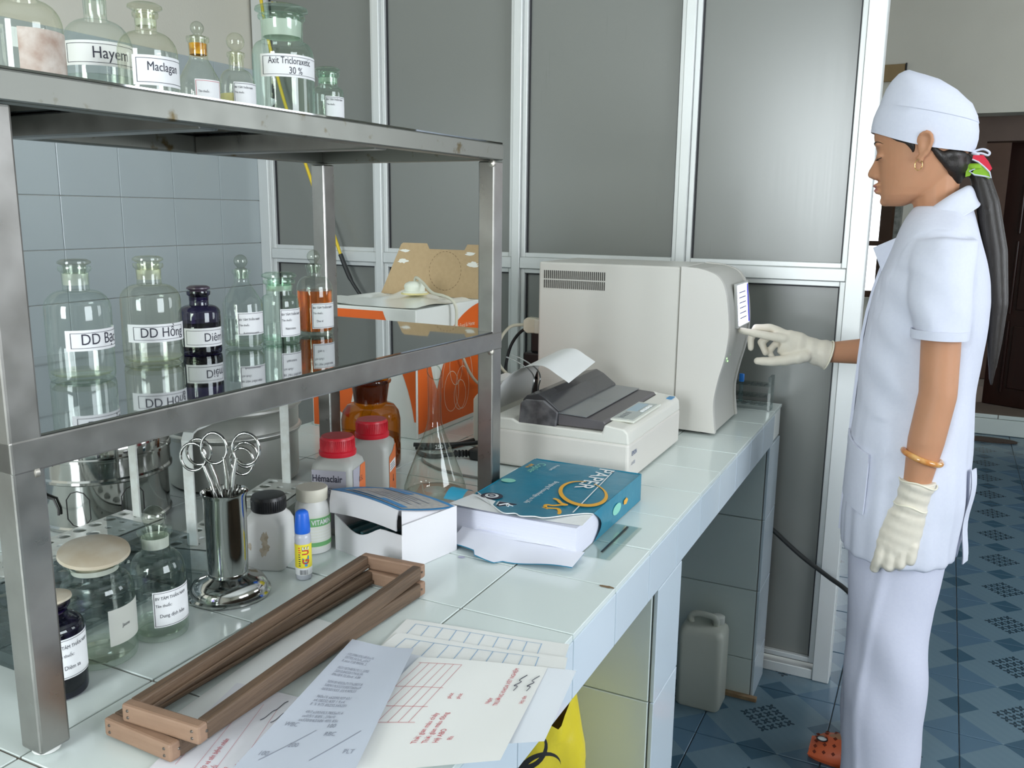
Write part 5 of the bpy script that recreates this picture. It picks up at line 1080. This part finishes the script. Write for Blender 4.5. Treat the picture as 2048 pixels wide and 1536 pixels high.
def strip_on(name, P, e, th, par, m=cloth, n=12):
    """patch sewn on the tunic: P = four corners (angle, z)"""
    q = quad(*[(a, z, 0) for a, z in P]); g = MB(); g.grid(lambda u, v: tpt(q(u, v).x, q(u, v).y, e), n, n); g.grid(lambda u, v: tpt(q(u, v).x, q(u, v).y, e-th), n, n)
    for side in (0, 1):
        g.grid(lambda u, v: tpt(q(side, u).x, q(side, u).y, e-th*v), n, 1); g.grid(lambda u, v: tpt(q(u, side).x, q(u, side).y, e-th*v), n, 1)
    return g.build(name, m, par, smooth=40)
an_ = lambda d: R(d)
pk = strip_on('patch_pocket', [(R(186), .845), (R(240), .825), (R(240), .700), (R(186), .715)], .0058, .004, tunic)
strip_on('pocket_hem', [(R(186), .845), (R(240), .825), (R(240), .808), (R(186), .828)], .0068, .003, pk)
strip_on('button_placket', [(R(176), 1.20), (R(184), 1.20), (R(184), .61), (R(176), .61)], .0065, .006, tunic)
# collar: a folded band round the neck running into an open lapel
CT_ = [(.026, .000, 1.366), (.020, .032, 1.362), (-.004, .054, 1.346), (-.034, .060, 1.322), (-.060, .052, 1.297), (-.080, .036, 1.274), (-.092, .016, 1.256)]
CO_ = [(.054, .000, 1.332), (.046, .052, 1.322), (.010, .086, 1.298), (-.034, .092, 1.272), (-.070, .078, 1.248), (-.098, .054, 1.226), (-.112, .028, 1.206)]
CTs, COs = spline(CT_, 5), spline(CO_, 5)
def collar(u, v):
    k = min(int(u*(len(CTs)-1)+.5), len(CTs)-1); a, b = Vector(CTs[k]), Vector(COs[k]); p = a.lerp(b, v); p.z += .010*math.sin(math.pi*min(1, v*1.3)); return (p.x, YC-p.y, p.z)
for mir in (1, -1):
    g = MB(); f_ = (lambda u, v: collar(u, v)) if mir > 0 else (lambda u, v: (collar(u, v)[0], 2*YC-collar(u, v)[1], collar(u, v)[2]))
    g.grid(f_, 30, 7); g.grid(lambda u, v: tuple(Vector(f_(u, v))-Vector((0, 0, .0022))), 30, 7)
    g.grid(lambda u, v: tuple(Vector(f_(u, 1))-Vector((0, 0, .0022*v))), 26, 1)
    g.build('collar', cloth, tunic, smooth=50, fix=False)
g = MB(); LP = [(-.091, 1.262), (-.115, 1.250), (-.139, 1.238), (-.126, 1.208), (-.114, 1.178), (-.100, 1.205)]
g.prism(LP, YC-.034, YC-.031, 'y'); g.build('lapel', cloth, tunic, bevel=(.001, 1))
g = MB(); g.grid(lambda u, v: (.088+.010*v+.004*math.sin(8*u), YC-.10+.03*v, .80-.20*u), 12, 3); g.grid(lambda u, v: (.0865+.010*v+.004*math.sin(8*u), YC-.10+.03*v, .80-.20*u), 12, 3); g.build('back_vent_flap', cloth, tunic, smooth=50, fix=False)
# ---- trousers
g = MB()
for (yy, T) in ((1.955, [(.70, -.030, .100), (.60, -.034, .098), (.48, -.036, .088), (.36, -.034, .084), (.24, -.029, .083), (.12, -.027, .082), (.022, -.026, .082)]), (2.105, [(.70, -.035, .100), (.60, -.040, .098), (.48, -.044, .092), (.36, -.042, .088), (.24, -.042, .085), (.12, -.042, .084), (.022, -.040, .082)])):
    g.loft([ell(cx, yy, z, rx, .078 if z < .5 else .085, 30, 2.2) for z, cx, rx in T])
sphere(g, (-.030, YC, .66), (.100, .150, .10), 24, 12)
def pfold(c_):
    x, y, z = c_; f = .0050*math.sin(30*(z*.7+x*1.3))*math.exp(-((z-.34)/.13)**2)*(1 if y < 2.02 else 0)
    f += .0030*math.sin(24*z-30*x)*math.exp(-((z-.12)/.10)**2)+(.0045*math.exp(-((x+.060+.02*math.sin(6*z))/.009)**2) if y < 1.93 else 0); return f
fused('trousers', g, mat('white_cotton_trousers', (.63, .64, .75), .85, noise=(160, (.60, .61, .73), .3), bump=(20, .16), spec=.2), .0062, 5, person, fn=pfold)
# ---- gloves
G = MB()                                                               # near hand, hanging, loosely closed
ny = 1.846
G.loft([ell(x, ny+dy, z, rx, ry, 20) for z, x, dy, rx, ry in [(.790, -.006, 0, .0345, .0310), (.770, -.009, 0, .0325, .0290), (.752, -.013, 0, .0305, .0260), (.735, -.016, 0, .0325, .0255), (.710, -.022, 0, .0370, .0250), (.680, -.029, 0, .0415, .0240), (.655, -.033, 0, .0425, .0225), (.632, -.034, 0, .0410, .0200), (.622, -.034, 0, .036, .016)]])
for i, x in enumerate((-.064, -.0445, -.0245, -.0055)):
    k = .640+(.000, -.003, .002, .010)[i]; dn = (.050, .046, .044, .038)[i]; r_ = (.0112, .0116, .0114, .0104)[i]
    if i == 0: limb(G, [(x+.006, ny-.006, k+.006), (x, ny-.008, k-.024), (x-.006, ny+.002, k-.048), (x-.006, ny+.018, k-.056)], [r_*1.1, r_, r_*.92, r_*.75], 12)
    else: limb(G, [(x+.002, ny-.008, k+.004), (x, ny-.010, k-dn*.66), (x+.001, ny+.010, k-dn*.90), (x+.002, ny+.028, k-dn*.45), (x+.002, ny+.022, k-dn*.1)], [r_*1.12, r_*1.02, r_*.98, r_*.88, r_*.7], 12)
limb(G, [(-.045, ny+.004, .715), (-.066, ny+.010, .682), (-.074, ny+.014, .650), (-.070, ny+.018, .622)], [.0160, .0135, .0118, .0095], 12)
def wrinkle(c_): return .0010*math.sin(260*c_[2]+70*c_[0])*(1 if c_[2] > .715 else .35)
gn = fused('latex_glove', G, latex, .0026, 3, person, 'latex glove on the hanging hand', fn=wrinkle)
for z, rr_, x in ((.787, .0350, -.0065), (.737, .0312, -.0158)): g = MB(); g.tube([(x+rr_*math.cos(a), ny+rr_*.88*math.sin(a), z+.0035*math.sin(3*a)+.006*math.cos(a)*-1) for a in [2*math.pi*k/28 for k in range(28)]], .0017, 6, closed=True); g.build('rolled_cuff', mat('cuff_latex', (.78, .74, .60), .5), gn, smooth=60)
G = MB()                                                               # far hand, index finger on the screen
W0, K0 = Vector((-.225, 2.122, .985)), Vector((-.325, 2.090, 1.012)); dr_ = (K0-W0).normalized(); up = Vector((.25, 0, .97)).normalized()
sec = []
for t, ru, rv in ((-.02, .0340, .0320), (.06, .0330, .0310), (.22, .0310, .0285), (.38, .0290, .0245), (.55, .0320, .0210), (.75, .0345, .0195), (.92, .0325, .0175), (1.02, .026, .014)):
    c_ = W0.lerp(K0, t); lat = dr_.cross(up).normalized(); u2 = lat.cross(dr_).normalized(); sec.append([tuple(c_+u2*ru*math.cos(2*math.pi*k/20)+lat*rv*math.sin(2*math.pi*k/20)) for k in range(20)])
G.loft(sec)
limb(G, [(-.318, 2.082, 1.021), (-.352, 2.073, 1.026), (-.385, 2.068, 1.031), (-.4155, 2.066, 1.0355)], [.0112, .0100, .0090, .0074], 12)
limb(G, [(-.318, 2.094, 1.030), (-.352, 2.094, 1.043), (-.386, 2.094, 1.040), (-.397, 2.092, 1.014), (-.395, 2.090, .992)], [.0110, .0100, .0096, .0086, .0072], 12)
limb(G, [(-.322, 2.104, 1.020), (-.352, 2.106, 1.026), (-.374, 2.104, 1.006), (-.362, 2.100, .982)], [.0105, .0096, .0090, .0074], 12)
limb(G, [(-.318, 2.112, 1.004), (-.342, 2.114, 1.004), (-.356, 2.112, .984), (-.344, 2.106, .968)], [.0095, .0086, .0080, .0066], 12)
limb(G, [(-.272, 2.090, .983), (-.310, 2.078, .972), (-.345, 2.068, .967), (-.372, 2.062, .967)], [.0165, .0130, .0110, .0092], 12)
gf = fused('latex_glove', G, latex, .0026, 3, person, 'latex glove with the index finger stretched out', fn=lambda c_: .0010*math.sin(240*c_[0])*(1 if c_[0] > -.285 else .3))
lat = dr_.cross(up).normalized(); u2 = lat.cross(dr_).normalized(); c_ = W0.lerp(K0, -.02)
g = MB(); g.tube([tuple(c_+u2*.034*math.cos(2*math.pi*k/28)+lat*.031*math.sin(2*math.pi*k/28)) for k in range(28)], .0018, 6, closed=True); g.build('rolled_cuff', mat('cuff_latex', (.78, .74, .60), .5), gf, smooth=60)
g = MB(); g.tube([(-.004+.0345*math.cos(a), 1.848+.0335*math.sin(a), .838-.010*math.cos(a)) for a in [2*math.pi*k/36 for k in range(36)]], .0062, 10, closed=True); g.build('amber_bangle', mat('amber_resin', (.52, .17, .03), .12, noise=(40, (.66, .40, .14), .15), coat=.5), person, smooth=60)
# ---- slippers
om = mat('orange_rubber', (.80, .16, .06), .45)
for yy, xx in ((1.930, .000), (2.082, -.046)):
    g = MB(); sole = [(xx-.135+.01, yy), ]
    rr_ = lambda s: [(xx+.10*s-.135+.235*t, .0) for t in (0,)]
    R2 = [(0, .030), (.02, .042), (.06, .049), (.11, .047), (.16, .040), (.21, .036), (.245, .026)]
    def ringz(z, k, cut=1.):
        P = [(xx-.140+a, yy-b*k) for a, b in R2]+[(xx-.140+a, yy+b*k) for a, b in reversed(R2)]; return [(x, y, z) for x, y in P]
    sl_ = MB().loft([ringz(0, .94), ringz(.006, 1.), ringz(.020, 1.), ringz(.022, .96)]).build('slipper_sole', om, person, smooth=50, bevel=None)
    up_ = MB(); up_.grid(lambda u, v: (xx-.142+.135*u+.004*math.sin(math.pi*v), yy-(.052*math.sin(math.pi*min(1., .28+u*.5)))*math.cos(math.pi*v), .012+(.030+.028*u)*math.sin(math.pi*v)*(min(1, .35+u*3))), 16, 14); u_ = up_.build('slipper_upper', om, sl_, smooth=60, fix=False)
    hs = MB()
    for i in range(5):
        for j in range(6):
            u, v = .12+.16*i, .16+.135*j
            p = Vector((xx-.142+.135*u, yy-(.052*math.sin(math.pi*min(1., .28+u*.5)))*math.cos(math.pi*v), .012+(.030+.028*u)*math.sin(math.pi*v)*(min(1, .35+u*3))))
            hs.tube([tuple(p+Vector((0, -math.cos(math.pi*v), math.sin(math.pi*v)))*e) for e in (-.001, .0012)], .0048, 4)
    o = hs.build('vent_holes', mat('slipper_hole', (.20, .035, .015), .8), u_); o['kind'] = 'stuff'
    g = MB(); p = (xx-.142+.135*.22, yy-.018, .048); sphere(g, p, (.012, .009, .004)); g.build('white_badge', whp, sl_, smooth=60); g = MB(); g.tube([(p[0]+.012*math.cos(a), p[1]+.010*math.sin(a), p[2]+.0005) for a in [2*math.pi*k/16 for k in range(16)]], .0018, 5, closed=True); g.build('badge_rim', black_pl, sl_)

# ================================================================ things on the floor, walls and partition
jc = thing('jerrycan', 'cloudy white plastic jerrycan under the far end of the bench', 'jerrycan', (-.486, 2.180, 0))
jm = mat('cloudy_hdpe', (.58, .60, .54), .4, noise=(5, (.50, .53, .46), .4), trans=.15)
sq_loft(MB(), [(.110, .090, .014, 0), (.118, .098, .016, .006), (.118, .098, .016, .205), (.112, .092, .018, .218), (.095, .075, .018, .226)]).build('can_body', jm, jc, smooth=45)
MB().tube(spline([(-.035, 0, .222), (-.038, 0, .240), (-.022, 0, .250), (.015, 0, .250), (.030, 0, .242), (.030, 0, .222)], 5), .0085, 10).build('handle', jm, jc, smooth=60); MB().lathe([(.016, .222), (.018, .225), (.018, .244), (.015, .246)], 20, (.030, .022, 0)).build('cap', mat('white_cap', (.62, .64, .60), .5), jc, smooth=40)
# rust-brown stain at the foot of the last pillar belongs to the floor
MB().box(-.505, 2.236, .0004, -.348, 2.252, .010).build('grime_strip', mat('rusty_grime', (.26, .16, .09), .9, noise=(40, (.34, .24, .14), .2)), bench)
yb = thing('waste_bag', 'yellow plastic biohazard waste bag under the near bench bay', 'bag', (-.545, 1.135, 0))
ym = mat('yellow_plastic_bag', (.68, .56, .03), .3, bump=(14, .5))
g = MB(); rr = random.Random(9); rings = []
for k in range(26):
    t = k/25; z = .56*t; r_ = lerp([(0, .085), (.08, .105), (.5, .112), (.85, .105), (1, .09)], t)
    rings.append([((r_+.010*math.sin(3*a+9*t)+.006*math.sin(7*a-13*t))*math.cos(a), (r_+.010*math.sin(2*a+7*t)+.005*math.sin(9*a+11*t))*math.sin(a), z+(.02*math.sin(4*a) if t > .95 else 0)) for a in [2*math.pi*i/40 for i in range(40)]])
g.loft(rings, None, True, False); bag_o = g.build('bag_skin', ym, yb, smooth=60)
bagm = mat('black_print', (.02, .02, .02), .4)
g = MB()
for k in range(3):
    a0 = R(90+120*k); cy, cz = .030*math.cos(a0), .030*math.sin(a0)
    g.grid(lambda u, v: ((lambda yy2, zz2: (.1265*math.cos(R(-58)+yy2/.12), .1265*math.sin(R(-58)+yy2/.12), .512+zz2))(cy+(.030+.009*math.sin(math.pi*u)*(v-.3))*math.cos(a0+R(40+280*u)), cz+(.030+.009*math.sin(math.pi*u)*(v-.3))*math.sin(a0+R(40+280*u)))), 24, 1)
g.build('biohazard_mark', bagm, yb, fix=False)
cd = thing('cardboard_scrap', 'brown cardboard edge standing in the yellow waste bag', 'cardboard', (-.505, 1.190, .45)); MB().box(-.016, 0, 0, .016, .004, .135).xform(Matrix.Rotation(R(10), 4, 'Y')).build('board', kraft, cd)
# cables
yc = mat('yellow_cable', (.72, .52, .03), .45)
t = thing('hanging_cable', 'yellow cable hanging down the partition with black taped end', 'cable', (0, 2.405, 0))
MB().tube(spline([(-2.150, 0, 2.62), (-2.139, 0, 2.30), (-2.132, 0, 1.989), (-2.061, 0, 1.698), (-1.966, 0, 1.452), (-1.909, 0, 1.315), (-1.869, 0, 1.250), (-1.829, 0, 1.150)], 8), .0055, 8).build('yellow_cord', yc, t, smooth=60)
MB().tube(spline([(-1.832, 0, 1.158), (-1.795, 0, 1.08), (-1.752, 0, 1.022), (-1.70, .005, .95), (-1.64, .008, .80), (-1.58, .008, .60), (-1.56, .008, .35)], 6), [.0080]*7+[.0060]*30, 8).build('black_cord', cb, t, smooth=60)
t = thing('floor_cable', 'black cable running from the bench end past the partition post', 'cable', (0, 0, 0))
MB().tube(spline([(-.50, 2.420, .55), (-.42, 2.416, .475), (-.37, 2.412, .441), (-.283, 2.40, .380), (-.205, 2.37, .345), (-.14, 2.33, .322), (-.07, 2.30, .25), (-.03, 2.28, .12), (-.03, 2.30, .014), (-.06, 2.5, .008), (-.08, 2.8, .008)], 8), .0068, 8).build('cord', cb, t, smooth=60)
t = thing('floor_mat', 'dark oval doormat lying before the raised doorway', 'mat', (.33, 5.79, .0005)); MB().loft([ell(0, 0, 0, .155, .055, 36), ell(0, 0, .008, .155, .055, 36), ell(0, 0, .011, .145, .048, 36)]).build('mat', mat('brown_coir', (.06, .042, .035), .95, noise=(90, (.09, .065, .05), .3), bump=(120, .5)), t)
t = thing('wall_board', 'small ochre wooden board fixed high on the corridor wall', 'wall board', (-.372, 5.9492, 2.105)); MB().box(-.075, -.02, 0, .050, 0, .098).build('board', mat('ochre_wood', (.30, .21, .10), .6, noise=(12, (.24, .16, .07), .3)), t, bevel=(.003, 1)); MB().box(.050, -.024, -.004, .058, 0, .102).build('edge_strip', black_pl, t)
